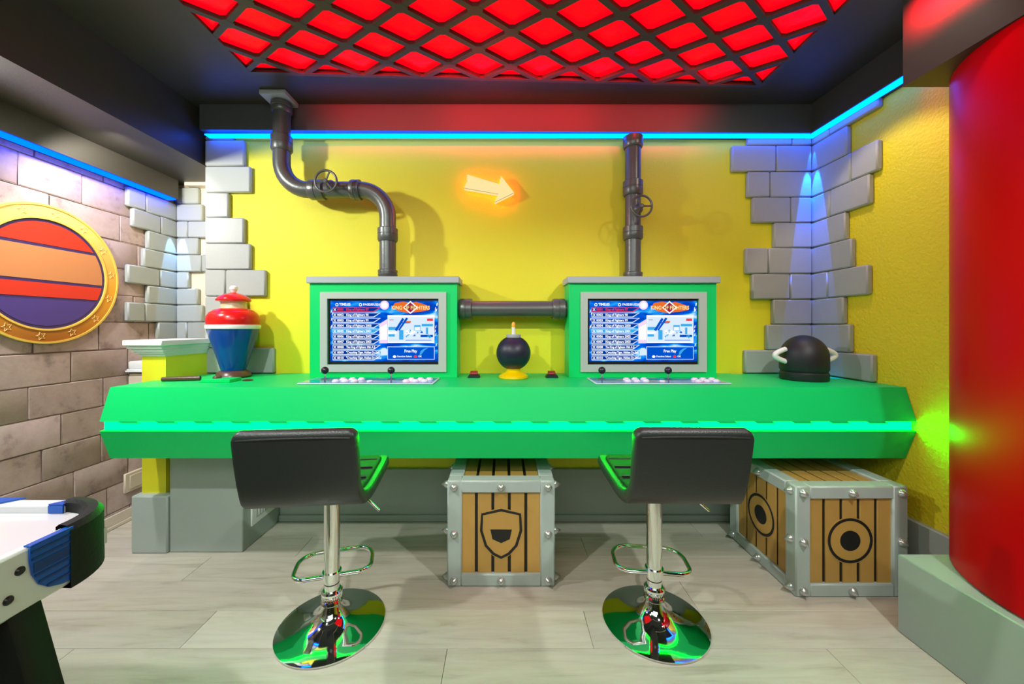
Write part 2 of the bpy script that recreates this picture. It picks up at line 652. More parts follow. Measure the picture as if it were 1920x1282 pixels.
ZR = [2.368, 2.313, 2.152, 1.995, 1.838, 1.683, 1.524, 1.367, 1.213, 1.056, 0.912]
RB = [[1.497, 1.769], [1.402, 1.672], [1.495, 1.635], [1.527, 1.762], [1.659], [1.485, 1.624], [1.524, 1.757], [1.652], [1.613], [1.478]]
for i, e in enumerate(RB):
    xs = e + [RW - 0.033]
    for a, c in zip(xs[:-1], xs[1:]):
        stone_back(a, c, ZR[i + 1], ZR[i], wb, BW)
ZL = [2.368, 2.346, 2.185, 2.023, 1.869, 1.71, 1.549, 1.385, 1.23, 1.069, 0.912]
LB = [[-1.662], [-1.596], [-1.557], [-1.692], [-1.598], [-1.558], [-1.711, -1.465], [-1.586], [-1.544], [-1.414]]
for i, e in enumerate(LB):
    xs = [-1.838] + e
    for a, c in zip(xs[:-1], xs[1:]):
        stone_back(a, c, ZL[i + 1], ZL[i], wb, BW)

# ---- right wall (ends at an opening beside the column) with quoins
wr = struct(obj('wall_right', B().box(RW, 2.9, 1.625, BW, 0, ZC), mat('yellow_textured', (0.80, 0.70, 0.018), 0.6, bump=0.55, bscale=75)))
RR = [[2.239, 1.945], [2.123], [2.1, 1.948], [2.234, 1.992], [2.133], [2.094], [2.249, 2.001], [2.145], [2.106], [1.975]]
for i, e in enumerate(RR):
    ys = [BW - 0.001] + e
    for a, c in zip(ys[:-1], ys[1:]):
        stone_side(c, a, ZR[i + 1], ZR[i], wr, RW, -1)
struct(obj('wall_far_right', B().box(2.9, 2.98, -2.35, 1.625, 0, ZC), 'yellow'))
struct(obj('wall_front', B().box(-2.5, 2.98, -2.43, -2.35, 0, ZC), 'bulkhead'))

# ---- left wall of weathered blocks
wl = struct(obj('wall_left', B().box(-2.42, LW - 0.006, -2.35, 2.9, 0, ZC), 'mortar'))
z = 0.576 - 0.1625 * 4 + 0.001
row = -4
R2 = random.Random(3)
BJ = {0: [1.39, 1.70, 2.021, 2.36, 2.62], 1: [1.52, 1.881, 2.233, 2.56], 2: [1.40, 1.73, 2.066, 2.38, 2.64], 3: [1.56, 1.90, 2.209, 2.52]}
while z < 2.2:
    z0, z1 = max(z, 0.0), z + 0.1625
    js = BJ.get(row)
    if js is None:
        s0 = 1.12 + (0.17 if row % 2 else 0.0) + R2.uniform(-0.04, 0.04)
        js = [s0 + 0.33 * i + R2.uniform(-0.03, 0.03) for i in range(6)]
    ys = [0.8, 1.06] + [j for j in js if 1.1 < j < 2.68] + [2.719]
    for a, c in zip(ys[:-1], ys[1:]):
        g = 0.0022
        b = B().box(LW - 0.006, LW + R2.uniform(-0.001, 0.001), a + g, c - g, z0 + g, z1 - g, 0.004)
        for v in b.bm.verts:
            v.co.y += R2.uniform(-0.0022, 0.0022)
            v.co.z += R2.uniform(-0.0022, 0.0022)
        obj('block', b, 'block', wl, at=(LW, (a + c) / 2, (z0 + z1) / 2))
    z += 0.1625
    row += 1
# plain near end of the left wall, outside the frame
obj('plain_panel', B().box(LW - 0.006, LW, -2.35, 0.797, 0, 2.19), 'block', wl)

# ---- alcove end wall
wa = struct(obj('wall_alcove', B().box(LW - 0.006, -1.84, 2.72, 2.9, 0, 2.2), 'cream'))
ZA = [2.175, 2.06, 1.939, 1.822, 1.703, 1.583, 1.467, 1.351, 1.231, 1.114]
AB = [[-2.142], [-2.114], [-2.218, -1.85], [-2.144], [-2.122, -1.85], [-2.211], [-2.144], [-2.114], [-2.222, -1.85]]
for i, e in enumerate(AB):
    xs = [LW + 0.033] + e
    for a, c in zip(xs[:-1], xs[1:]):
        stone_back(a, c, ZA[i + 1], ZA[i], wa, 2.72)
AL = [[2.512], [2.468, 2.349], [2.575, 2.381], [2.482], [2.453], [2.569, 2.349], [2.482], [2.464, 2.348], [2.555]]
for i, e in enumerate(AL):
    ys = [2.717] + e
    zt = min(ZA[i], 2.062)
    if zt - ZA[i + 1] < 0.01:
        continue
    for a, c in zip(ys[:-1], ys[1:]):
        stone_side(c, a, ZA[i + 1], zt, wl, LW + 0.0015, 1, 0.030)

# ---- half wall (pier) with capped top and grey plinth at the left
hw = struct(obj('wall_pier', B().box(-1.952, -1.823, 2.07, BW - 0.001, 0.303, 1.045), 'yellow'))
hp = struct(obj('baseboard_pier', B().box(-1.972, -1.780, 2.028, BW - 0.001, 0, 0.303, 0.006), 'grey'))
cp = B()
prof = [(0.000, 1.040), (0.006, 1.046), (0.010, 1.056), (0.022, 1.066), (0.030, 1.082), (0.042, 1.092), (0.044, 1.098)]
for (o0, z0), (o1, z1) in zip(prof[:-1], prof[1:]):
    cp.box(-1.952 - o1, -1.823 + o1 * 0.35, 2.07 - o1, BW - 0.001, z0, z1 + 0.0005)
cap = struct(obj('trim_1', cp, 'moulding'))
obj('cap_board', B().box(-2.003, -1.795, 2.012, BW - 0.001, 1.0985, 1.128, 0.003), 'moulding', cap)
# second, lower capped post against the left wall
pb = B().box(-2.322, -2.16, 2.38, 2.50, 0.60, 0.908)
p2 = struct(obj('wall_stub', pb, 'cream'))
obj('post_panel', B().box(-2.322, -2.17, 2.372, 2.3795, 0.60, 0.893, 0.003), 'cream', p2)
cp = B()
cp.box(-2.326, -2.13, 2.352, 2.52, 0.918, 0.93, 0.004)
cp.box(-2.325, -2.14, 2.362, 2.51, 0.9305, 0.938, 0.003)
cp.box(-2.323, -2.15, 2.372, 2.50, 0.9385, 0.985, 0.008, 2)
struct(obj('trim_2', cp, 'moulding'))

# ---- skirtings
bl = B().box(LW, LW + 0.014, 0.2, 2.715, 0, 0.078, 0.003).box(LW + 0.0142, LW + 0.022, 0.2, 2.71, 0, 0.022, 0.004)
struct(obj('baseboard_left', bl, mat('skirting_cream', (0.75, 0.68, 0.58), 0.4)))
struct(obj('baseboard_back', B().box(-1.386, RW - 0.03, 2.368, BW - 0.0005, 0, 0.322, 0.005).box(-1.386, RW - 0.03, 2.357, 2.3675, 0, 0.042, 0.004), 'grey'))
struct(obj('baseboard_right', B().box(RW - 0.028, RW - 0.0005, 1.627, 2.356, 0, 0.30, 0.005), 'grey'))

# ---- ceiling, bulkheads, soffit
HX0, HX1, HY0, HY1 = -1.318, 1.402, 0.80, 2.0     # opening over the lattice
cb = B()
cb.box(-1.86, HX0, -2.35, 2.9, ZC, ZC + 0.08)
cb.box(HX1, 2.98, -2.35, 2.9, ZC, ZC + 0.08)
cb.box(HX0, HX1, -2.35, HY0, ZC, ZC + 0.08)
sh = 0.041
cb.prism([(HX0, HY1 + 0.03 + sh * HX0), (HX1, HY1 + 0.03 + sh * HX1), (HX1, 2.9), (HX0, 2.9)], 'z', ZC, ZC + 0.08)
cb.box(HX0, HX1, HY0, 2.2, ZC + 0.0801, ZC + 0.10)
struct(obj('ceiling', cb, 'ceil'))
struct(obj('ceiling_left', B().box(-2.42, -1.8605, -2.35, 2.9, 2.2, ZC + 0.08), 'ceil'))
struct(obj('trim_3', B().prism([(-1.822, 2.378), (RW - 0.0851, 2.358), (RW - 0.0851, ZC), (-1.822, ZC)], 'y', 2.298, BW - 0.0005), 'bulkhead'))
struct(obj('trim_4', B().box(RW - 0.085, RW - 0.0005, 1.6255, BW - 0.0005, 2.358, ZC), 'black_paint'))
struct(obj('trim_5', B().box(LW, LW + 0.1, -2.3, 2.63, 2.07, 2.1995), 'black_paint'))
struct(obj('trim_6', B().box(1.575, 2.899, 0.2, 1.516, 2.145, ZC), 'black_paint'))
struct(obj('trim_7', B().box(LW + 0.12, -1.842, 2.655, 2.7195, 2.176, 2.1995), 'cream'))

# ---- LED strips under the bulkheads
tag(obj('led_strip', B().box(-1.80, RW - 0.087, 2.304, 2.350, 2.350, 2.3575, 0.002), 'led_cyan'),
    'cyan LED strip glowing under the dark bulkhead along the yellow back wall', 'light strip')
tag(obj('led_strip', B().box(RW - 0.082, RW - 0.036, 1.627, 2.352, 2.350, 2.3575, 0.002), 'led_cyan'),
    'cyan LED strip under the black bulkhead on the right wall, slanting up to the soffit', 'light strip')
tag(obj('led_strip', B().box(LW + 0.034, LW + 0.094, 0.5, 2.62, 2.062, 2.0695, 0.002), 'led_blue'),
    'blue LED strip under the black bulkhead above the weathered block wall', 'light strip')

# ---- ceiling lattice
zl0, zl1 = 2.512, 2.531
lat = thing('ceiling_lattice', 'black diamond lattice panel over glowing red light in the dark ceiling', 'ceiling light', (0.04, 1.5, zl0))
S, D = 0.3095, 0.113
LX0, LX1, LY0, LY1 = -1.332, 1.415, 0.78, 2.055


def yb(x):
    return LY1 + sh * x


obj('light_panel', B().prism([(HX0 + 0.002, HY0 + 0.002), (HX1 - 0.002, HY0 + 0.002), (HX1 - 0.002, HY1 + 0.0285 + sh * HX1), (HX0 + 0.002, HY1 + 0.0285 + sh * HX0)], 'z', 2.5335, 2.545), 'red_panel', lat)
wv = 0.0125
bars = []
for sg in (1, -1):
    for i in range(-14, 26):
        # line through node (X0 + i*S, yb), direction (S/2, -sg*D): y = yb - sg*(x-xn)*2D/S
        xn = -0.12 + i * S
        sl = -sg * 2 * D / S + sh
        y_at = lambda x: LY1 + sh * xn + (x - xn) * sl
        xa, xb = LX0 + 0.012, LX1 - 0.012
        # clip to y range
        pts = []
        N = 400
        for q in range(N + 1):
            x = xa + (xb - xa) * q / N
            y = y_at(x)
            if LY0 + 0.012 <= y <= yb(x) - 0.008:
                pts.append((x, y))
        if len(pts) < 6:
            continue
        p0, p1 = Vector(pts[0]), Vector(pts[-1])
        d = (p1 - p0).normalized()
        n = Vector((-d.y, d.x)) * wv
        dz = 0.0004 * sg
        obj('lattice_bar', B().prism([p0 + n, p1 + n, p1 - n, p0 - n], 'z', zl0 + 0.0006 + dz, zl1 + dz), 'black_paint', lat)
nodes = B()
for j in range(0, 13):
    for i in range(-6, 7):
        x = -0.12 + (i + (0.5 if j % 2 else 0)) * S
        y = LY1 + sh * x - j * D
        if LX0 < x < LX1 and LY0 < y < yb(x) - 0.02:
            nodes.prism([(x - 0.034, y), (x - 0.013, y - 0.0235), (x + 0.013, y - 0.0235), (x + 0.034, y), (x + 0.013, y + 0.0235), (x - 0.013, y + 0.0235)], 'z', zl0 + 0.0003, zl1 + 0.0008)
nd = obj('lattice_node', nodes, 'black_paint', lat)
nd['kind'] = 'stuff'
bw = 0.022
obj('lattice_border', B().prism([(LX0, yb(LX0) - bw), (LX1, yb(LX1) - bw), (LX1, yb(LX1)), (LX0, yb(LX0))], 'z', zl0, zl1 - 0.005), 'black_paint', lat)
obj('lattice_border', B().box(LX0, LX0 + bw, LY0, yb(LX0) - bw, zl0, zl1 - 0.005), 'black_paint', lat)
obj('lattice_border', B().box(LX1 - bw, LX1, LY0, yb(LX1) - bw, zl0, zl1 - 0.005), 'black_paint', lat)
obj('lattice_border', B().box(LX0 + bw, LX1 - bw, LY0, LY0 + bw, zl0, zl1 - 0.005), 'black_paint', lat)

# ================================================================ COLUMN
col = thing('column', 'huge glossy red round column on a square grey base at the right', 'column', (2.03, 1.16, 0))
obj('shaft', B().lathe([(0, 0.304), (0.440, 0.304), (0.448, 0.312), (0.448, 2.144), (0, 2.144)], (2.03, 1.16, 0), 96), 'red_col', col)
obj('base_block', B().prism([(1.552, 0.66), (2.5, 0.66), (2.5, 1.516), (1.552, 1.516)], 'z', 0, 0.303, 0.004), mat('base_grey', (0.36, 0.42, 0.39), 0.35), col)

# ================================================================ COUNTER
CT = 0.910
ct = thing('counter', 'long bright green counter with angled front and glowing green light strip', 'counter', (0, 2.0, 0.57))
prof = [(2.064, CT), (1.838, CT), (1.789, 0.757), (1.815, 0.757), (1.815, 0.713), (1.789, 0.713), (1.838, 0.570), (2.064, 0.570)]
obj('countertop', B().prism(prof, 'x', -1.885, RW - 0.003).box(-1.818, RW - 0.033, 2.064, 2.354, 0.57, CT).box(-1.385, 1.40, 2.354, BW - 0.001, 0.57, CT), 'green', ct)
obj('light_strip', B().box(-1.884, RW - 0.004, 1.8105, 1.8148, 0.7135, 0.7565), 'led_green', ct)
x = -1.80
while x < 1.86:
    obj('lip_tab', B().prism([(x, 0.7568), (x + 0.087, 0.7568), (x + 0.102, 0.7475), (x + 0.017, 0.7475)], 'y', 1.7895, 1.7935), 'green', ct)
    x += 0.1745
# support box below
sb = thing('support_box', 'pale grey box holding up the left end of the green counter', 'support', (-1.58, 2.2, 0))
obj('body', B().box(-1.777, -1.3885, 2.040, BW - 0.001, 0, 0.5695, 0.004), 'grey', sb)
gr = thing('wall_grille', 'small white vent grille on the side of the grey support box', 'vent', (-1.386, 2.23, 0.19))
obj('plate', B().box(-1.388, -1.378, 2.10, 2.35, 0.105, 0.27, 0.003), 'moulding', gr)
obj('inner_frame', B().box(-1.3779, -1.374, 2.135, 2.315, 0.138, 0.237, 0.002), 'bezel', gr)
for i in range(7):
    yy = 2.146 + i * 0.024
    obj('slat', B().box(-1.3739, -1.3705, yy, yy + 0.012, 0.146, 0.230, 0.0015), 'moulding', gr)
wv_ = thing('wall_panel', 'cream rectangular cover panel low on the weathered block wall behind the yellow pier', 'panel', (LW, 2.46, 0.24))
obj('plate', B().box(LW + 0.001, LW + 0.016, 2.345, 2.60, 0.178, 0.297, 0.005), 'cream', wv_)
obj('raised_field', B().box(LW + 0.0161, LW + 0.022, 2.37, 2.58, 0.195, 0.280, 0.004), 'cream', wv_)

# ================================================================ ARCADE CABINETS
CY = 2.19


def make_cabinet(x0):
    wdt = 0.84
    t = thing('arcade_cabinet', 'green arcade cabinet with lit game list screen, left one under the bent pipe', 'arcade cabinet', (x0 + wdt / 2, CY, CT), 'arcade cabinets on the green counter')
    x1 = x0 + wdt
    zt = 1.446
    bx0, bx1, bz0, bz1 = x0 + 0.064, x0 + 0.064 + 0.716, 0.942, 1.396
    sx0, sx1, sz0, sz1 = x0 + 0.104, x0 + 0.104 + 0.632, 0.984, 1.358
    b = B()
    b.box(x0, sx0, CY, 2.353, CT + 0.0005, zt)
    b.box(sx1, x1, CY, 2.353, CT + 0.0005, zt)
    b.box(sx0, sx1, CY, 2.353, CT + 0.0005, sz0)
    b.box(sx0, sx1, CY, 2.353, sz1, zt)
    b.box(sx0, sx1, CY + 0.03, 2.353, sz0, sz1)
    obj('body', b, 'green', t)
    obj('top_cap', B().box(x0 - 0.012, x1 + 0.014, CY - 0.020, 2.353, zt + 0.0005, 1.484, 0.003), 'cap', t)
    f = 0.012
    b = B()
    b.prism([(bx0, bz0), (sx0, sz0), (sx0, sz1), (bx0, bz1)], 'y', CY - f, CY - 0.0005)
    b.prism([(bx1, bz0), (bx1, bz1), (sx1, sz1), (sx1, sz0)], 'y', CY - f, CY - 0.0005)
    b.prism([(bx0, bz0), (bx1, bz0), (sx1, sz0), (sx0, sz0)], 'y', CY - f, CY - 0.0005)
    b.prism([(bx0, bz1), (sx0, sz1), (sx1, sz1), (bx1, bz1)], 'y', CY - f, CY - 0.0005)
    obj('bezel', b, 'bezel', t)
    # monitor with black rim
    mo = obj('monitor', B().box(sx0 + 0.001, sx1 - 0.001, CY + 0.004, CY + 0.029, sz0 + 0.001, sz1 - 0.001, 0.002), 'black', t)
    dx0, dx1, dz0, dz1 = sx0 + 0.013, sx1 - 0.006, sz0 + 0.017, sz1 - 0.012
    W, H = dx1 - dx0, dz1 - dz0
    yf = CY + 0.0035

    def X(u): return dx0 + u * W

    def Z(v): return dz0 + v * H

    def ply(name, pts, m, lay):
        y = yf - 0.0006 * lay
        obj(name, B().prism([(X(u), Z(v)) for u, v in pts], 'y', y - 0.0005, y), m, mo)

    def rect(name, u0, u1, v0, v1, m, lay):
        ply(name, [(u0, v0), (u1, v0), (u1, v1), (u0, v1)], m, lay)

    def disc(name, u, v, r, m, lay, n=20):
        ply(name, [(u + r * math.cos(2 * PI * q / n) * H / W, v + r * math.sin(2 * PI * q / n)) for q in range(n)], m, lay)

    rect('display', 0, 1, 0, 1, 's_sky', 0)
    # pale glow column with ball in the middle
    disc('glow_ball', 0.503, 0.93, 0.075, 's_pink', 1)
    disc('glow_ball', 0.503, 0.93, 0.05, 's_white', 2)
    ply('glow_pillar', [(0.455, 0.30), (0.53, 0.30), (0.53, 0.70), (0.455, 0.62)], 's_pink', 1)
    ply('glow_pillar', [(0.462, 0.36), (0.527, 0.36), (0.527, 0.62), (0.462, 0.56)], 's_white', 2)
    ply('gate', [(0.468, 0.10), (0.53, 0.10), (0.53, 0.19), (0.515, 0.22), (0.483, 0.22), (0.468, 0.19)], 's_pale', 1)
    # header
    yt = yf - 0.0024
    ring = [(0.06, 0.938), (0.28, 0.938)]
    for u, v in ring:
        disc('icon', u, v, 0.026, 's_white', 1)
        disc('icon', u, v, 0.015, 's_blue', 2)
    text('header_text', 'TIME:05', 0.0195, 's_white', mo, X(0.082), yt, Z(0.925))
    text('header_text', 'PAGE:001/320', 0.0175, 's_white', mo, X(0.305), yt, Z(0.925), wid=0.92)
    rows = ['King of Fighters 97', 'King of Fighters 98', 'King of Fighters 99', 'King of Fighters 2000', 'King of Fighters 2001', 'King of Fighters 2002',
            'King of Fighters 2003', 'The King of Fighters 10th A II', '"Crouching Tiger, Hidden Dr Goh', '"Crouching Tiger, Hidden Dr Cloud']
    for i, r in enumerate(rows):
        v = 0.856 - 0.0888 * i
        ply('bar_edge', [(0.02, v - 0.040), (0.405, v - 0.040), (0.47, v + 0.038), (0.02, v + 0.038)], 's_red' if i == 0 else 's_pale', 1)
        ply('list_bar', [(0.025, v - 0.026), (0.40, v - 0.026), (0.455, v + 0.030), (0.025, v + 0.030)], 's_navy' if i != 4 else 's_cyan', 2)
        tm = 's_red' if i == 0 else 's_white'
        ply('cross_mark', [(0.030, v - 0.02), (0.036, v - 0.02), (0.055, v + 0.022), (0.049, v + 0.022)], 's_white', 3)
        ply('cross_mark', [(0.049, v - 0.02), (0.055, v - 0.02), (0.036, v + 0.022), (0.030, v + 0.022)], 's_white', 4)
        text('number_text', '%04d' % (i + 1), 0.0185, tm, mo, X(0.064), yt, Z(v - 0.016))
        text('title_text', r, 0.0185, tm, mo, X(0.148), yt, Z(v - 0.016), wid=0.9 if i < 7 else 0.74)
    # title banner
    ply('banner_flame', [(0.575, 0.90), (0.60, 0.965), (0.68, 0.99), (0.74, 0.965), (0.80, 0.985), (0.87, 0.945), (0.925, 0.91), (0.92, 0.85), (0.83, 0.82), (0.72, 0.80), (0.63, 0.835)], 's_orange', 1)
    ply('banner_diamond', [(0.675, 0.89), (0.745, 1.0), (0.815, 0.89), (0.745, 0.785)], 's_white', 2)
    ply('banner_diamond', [(0.69, 0.89), (0.745, 0.975), (0.80, 0.89), (0.745, 0.81)], 's_blood', 3)
    text('banner_text', 'KING OF FIGHTERS', 0.031, 's_gold', mo, X(0.748), yf - 0.003, Z(0.858), 'CENTER', 0.82)
    # preview picture, generic
    rect('preview_frame', 0.532, 0.968, 0.305, 0.765, 's_white', 1)
    rect('preview_picture', 0.538, 0.962, 0.325, 0.735, 's_pale', 2)
    rr = random.Random(5)
    for (a, c, e, g, m) in ((0.54, 0.615, 0.52, 0.57, 's_cyan'), (0.54, 0.60, 0.41, 0.45, 's_cyan'), (0.54, 0.615, 0.46, 0.49, 's_white'),
                            (0.78, 0.84, 0.50, 0.60, 's_cyan'), (0.785, 0.835, 0.51, 0.57, 's_white'), (0.85, 0.955, 0.58, 0.62, 's_cyan'), (0.84, 0.955, 0.40, 0.44, 's_blue'),
                            (0.66, 0.74, 0.63, 0.645, 's_blue'), (0.70, 0.75, 0.64, 0.67, 's_orange'), (0.90, 0.955, 0.67, 0.71, 's_red'), (0.55, 0.59, 0.68, 0.69, 's_red'),
                            (0.64, 0.68, 0.36, 0.52, 's_cyan'), (0.89, 0.91, 0.45, 0.56, 's_cyan'), (0.70, 0.77, 0.45, 0.52, 's_white'), (0.70, 0.94, 0.345, 0.355, 's_blue')):
        rect('picture_patch', a, c, e, g, m, 3)
    ply('picture_patch', [(0.60, 0.52), (0.62, 0.50), (0.69, 0.70), (0.67, 0.72)], 's_blue', 4)
    ply('picture_patch', [(0.63, 0.52), (0.645, 0.51), (0.725, 0.71), (0.705, 0.725)], 's_blue', 4)
    for q in range(22):
        u, v = rr.uniform(0.70, 0.93), rr.uniform(0.37, 0.50)
        rect('picture_patch', u, u + rr.uniform(0.006, 0.02), v, v + rr.uniform(0.01, 0.03), rr.choice(['s_blue', 's_cyan', 's_white', 's_cyan']), 4)
    # message box
    rect('message_frame', 0.530, 0.970, 0.03, 0.245, 's_pale', 1)
    rect('message_box', 0.535, 0.965, 0.038, 0.237, 's_blue', 2)
    ply('message_arc', [(0.83, 0.11), (0.845, 0.11), (0.875, 0.18), (0.91, 0.225), (0.87, 0.21), (0.84, 0.17)], 's_cyan', 3)
    text('message_text', 'Free Play', 0.023, 's_white', mo, X(0.748), yt, Z(0.150), 'CENTER', 0.85)
    ply('pill', [(0.58, 0.075), (0.59, 0.06), (0.605, 0.06), (0.615, 0.075), (0.605, 0.10), (0.59, 0.10)], 's_white', 3)
    text('message_text', 'Function Select', 0.0135, 's_white', mo, X(0.622), yt, Z(0.070))
    ply('pill', [(0.775, 0.075), (0.785, 0.06), (0.80, 0.06), (0.81, 0.075), (0.80, 0.10), (0.785, 0.10)], 's_red', 3)
    text('message_text', 'OK', 0.0135, 's_white', mo, X(0.818), yt, Z(0.070))
    # streaks and sparks at the border of the display
    for q in range(14):
        u, v = rr.choice([rr.uniform(0.0, 0.018), rr.uniform(0.97, 0.99)]), rr.uniform(0.2, 0.95)
        ply('spark', [(u, v), (u + 0.007, v + 0.01), (u + 0.010, v + 0.05), (u + 0.003, v + 0.04)], 's_white', 1)
    return t


cabA = make_cabinet(-1.108)
cabA['label'] = 'green arcade cabinet with lit game list screen, left one, under the bent black pipe'
cabB = copy_tree(cabA)
cabB.location.x += 0.371 + 1.108
cabB['label'] = 'green arcade cabinet with lit game list screen, right one, under the straight black pipe'


# ================================================================ CONTROL PANELS
def make_panel():
    t = thing('control_panel', '', 'control panel', (-0.70, 2.02, CT), 'arcade control panels in front of the screens')
    x0, x1, y0, y1 = -1.035, -0.355, 1.918, 2.132
    obj('board', B().box(x0, x1, y0, y1, CT + 0.0003, CT + 0.007, 0.002), 'decal', t)
    obj('print_sheet', B().box(x0 + 0.008, x1 - 0.008, y0 + 0.008, y1 - 0.008, CT + 0.0071, CT + 0.0078), 'decal_print', t)
    zp = CT + 0.0079
    for jx in (-0.965, -0.608):
        j = obj('joystick', B().cyl((jx, 2.07, zp), (jx, 2.07, zp + 0.034), 0.0048, 12), 'chrome', t)
        obj('ball_top', B().sphere((jx, 2.07, zp + 0.046), 0.0195), 'black', j)
        obj('dust_washer', B().lathe([(0, 0.004), (0.006, 0.004), (0.024, 0), (0, 0)], (jx, 2.07, zp), 20), 'black', j)
    for bx in (-0.86, -0.50):
        for r in range(2):
            for c in range(3):
                px, py = bx + c * 0.047 + r * 0.012, 1.962 + r * 0.062 + (0.006 if c else 0)
                k_ = obj('button', B().lathe([(0, 0), (0.0185, 0), (0.0185, 0.005), (0.016, 0.008), (0.015, 0.0055), (0.013, 0.0055)], (px, py, zp), 20), 'btn', t)
                obj('plunger', B().lathe([(0.013, 0.0055), (0.013, 0.011), (0.011, 0.0125), (0, 0.0125)], (px, py, zp), 16), 'btn', k_)
    obj('start_button', B().lathe([(0, 0), (0.015, 0), (0.015, 0.005), (0.012, 0.008), (0, 0.008)], (-0.685, 1.96, zp), 20), 'btn', t)
    return t


pA = make_panel()
pA['label'] = 'blue printed joystick panel with white buttons in front of the left screen'
pB = copy_tree(pA)
pB.location.x += 1.493
pB['label'] = 'blue printed joystick panel with white buttons in front of the right screen'

# small black boxes with red rockers
for i, (px, lab) in enumerate(((-0.172, 'small black switch box with red rocker beside the left cabinet'), (0.272, 'small black switch box with red rocker beside the right cabinet'))):
    if i == 0:
        s0 = thing('switch_box', lab, 'switch', (px, 2.19, CT), 'switch boxes between the cabinets')
        b = B()
        b.prism([(px - 0.036, CT + 0.0003), (px + 0.036, CT + 0.0003), (px + 0.030, CT + 0.016), (px - 0.026, CT + 0.016)], 'y', 2.165, 2.225, 0.002)
        obj('body', b, 'mblack', s0)
        obj('rocker', B().prism([(2.18, CT + 0.0162), (2.212, CT + 0.0162), (2.212, CT + 0.036), (2.18, CT + 0.028)], 'x', px - 0.021, px + 0.021, 0.002), 'rocker', s0)
    else:
        s1 = copy_tree(s0)
        s1.location.x = px
        s1['label'] = lab


# ================================================================ PIPES
def arc(cx, cz, r, a0, a1, y, n=10):
    return [(cx + r * math.cos(a0 + (a1 - a0) * i / n), y, cz + r * math.sin(a0 + (a1 - a0) * i / n)) for i in range(n + 1)]


def collar(name, c, axis, h, r, parent, m='pipe', lip=0.006):
    p = [(r - lip, -h / 2 - 0.010), (r, -h / 2), (r, -0.006), (r - 0.0025, -0.004), (r - 0.0025, 0.0), (r, 0.002), (r, h / 2), (r - lip, h / 2 + 0.004)]
    ring = [(0.001, p[0][1])] + p + [(0.001, p[-1][1])]
    return obj(name, B().lathe(ring, c, 32, axis), m, parent)


def valve(c, parent, rad=0.062, ang=0.0):
    """hand wheel facing the room; c = wheel centre"""
    x, y, z = c
    wl_ = obj('hand_wheel', B().tube([(x + rad * math.cos(2 * PI * i / 32), y, z + rad * math.sin(2 * PI * i / 32)) for i in range(32)], 0.0062, 10, closed=True), 'pipe', parent)
    for q in range(3):
        a = ang + q * 2 * PI / 3
        obj('spoke', B().tube([(x, y, z), (x + rad * math.cos(a), y, z + rad * math.sin(a))], 0.0048, 8), 'pipe', wl_)
    obj('hub', B().lathe([(0, -0.008), (0.013, -0.008), (0.013, 0.006), (0.008, 0.010), (0, 0.010)], (x, y, z), 16, '-y'), 'pipe', wl_)
    return wl_


PY, PR = 2.236, 0.047
p1 = thing('pipe', 'bent black pipe with hand wheel running from ceiling plate to left cabinet', 'pipe', (-1.294, PY, 2.5))
xv0, xv1, zh = -1.294, -0.677, 1.995
path = [(xv0, PY, 2.515), (xv0, PY, 2.3)] + arc(xv0 + 0.16, zh + 0.16, 0.16, PI, 1.5 * PI, PY) + arc(xv1 - 0.16, zh - 0.16, 0.16, PI / 2, 0, PY) + [(xv1, PY, 1.4852)]
obj('pipe_run', B().tube(path, PR, 28), 'pipe', p1)
obj('ceiling_plate', B().box(-1.372, -1.226, 2.15, 2.293, 2.503, ZC - 0.0005, 0.002), 'cap', p1)
collar('coupling', (xv0, PY, 2.472), 'z', 0.045, 0.0565, p1)
collar('coupling', (xv0, PY, 2.265), 'z', 0.075, 0.0575, p1)
collar('coupling', (-1.083, PY, zh), 'x', 0.075, 0.0575, p1)
collar('coupling', (-0.858, PY, zh), 'x', 0.045, 0.0575, p1)
collar('coupling', (xv1, PY, 1.735), 'z', 0.065, 0.0575, p1)
collar('coupling', (xv1, PY, 1.511), 'z', 0.030, 0.0555, p1)
obj('valve_stem', B().lathe([(0, 0), (0.030, 0), (0.028, 0.02), (0.018, 0.032), (0.010, 0.036), (0.010, 0.075), (0, 0.075)], (-0.985, PY - PR + 0.006, zh + 0.008), 20, '-y'), 'pipe', p1)
valve((-0.985, 2.122, zh + 0.008), p1, 0.060, 1.2)

PY2 = 2.318
p2_ = thing('pipe', 'straight upright black pipe with hand wheel above the right cabinet', 'pipe', (0.77, PY2, 1.5))
x2 = 0.778
obj('pipe_run', B().cyl((x2, PY2, 1.4852), (x2, PY2, 2.347), 0.046, 28), 'pipe', p2_)
collar('coupling', (x2, PY2, 2.312), 'z', 0.055, 0.0585, p2_)
collar('coupling', (x2, PY2, 2.035), 'z', 0.075, 0.0585, p2_)
collar('coupling', (x2, PY2, 1.765), 'z', 0.065, 0.0585, p2_)
collar('coupling', (x2, PY2, 1.510), 'z', 0.028, 0.0565, p2_)
obj('valve_stem', B().lathe([(0, 0), (0.030, 0), (0.028, 0.02), (0.018, 0.032), (0.010, 0.036), (0.010, 0.075), (0, 0.075)], (x2 + 0.012, PY2 - 0.040, 1.892), 20, '-y'), 'pipe', p2_)
valve((x2 + 0.012, 2.206, 1.892), p2_, 0.060, 0.0)

PY3, PZ3 = 2.285, 1.303
p3 = thing('pipe', 'short level black pipe joining the two arcade cabinets', 'pipe', (0.05, PY3, PZ3))
obj('pipe_run', B().cyl((-0.2675, PY3, PZ3), (0.3705, PY3, PZ3), 0.049, 28), 'pipe', p3)
collar('coupling', (-0.224, PY3, PZ3), 'x', 0.062, 0.063, p3)
collar('coupling', (0.327, PY3, PZ3), 'x', 0.062, 0.063, p3)

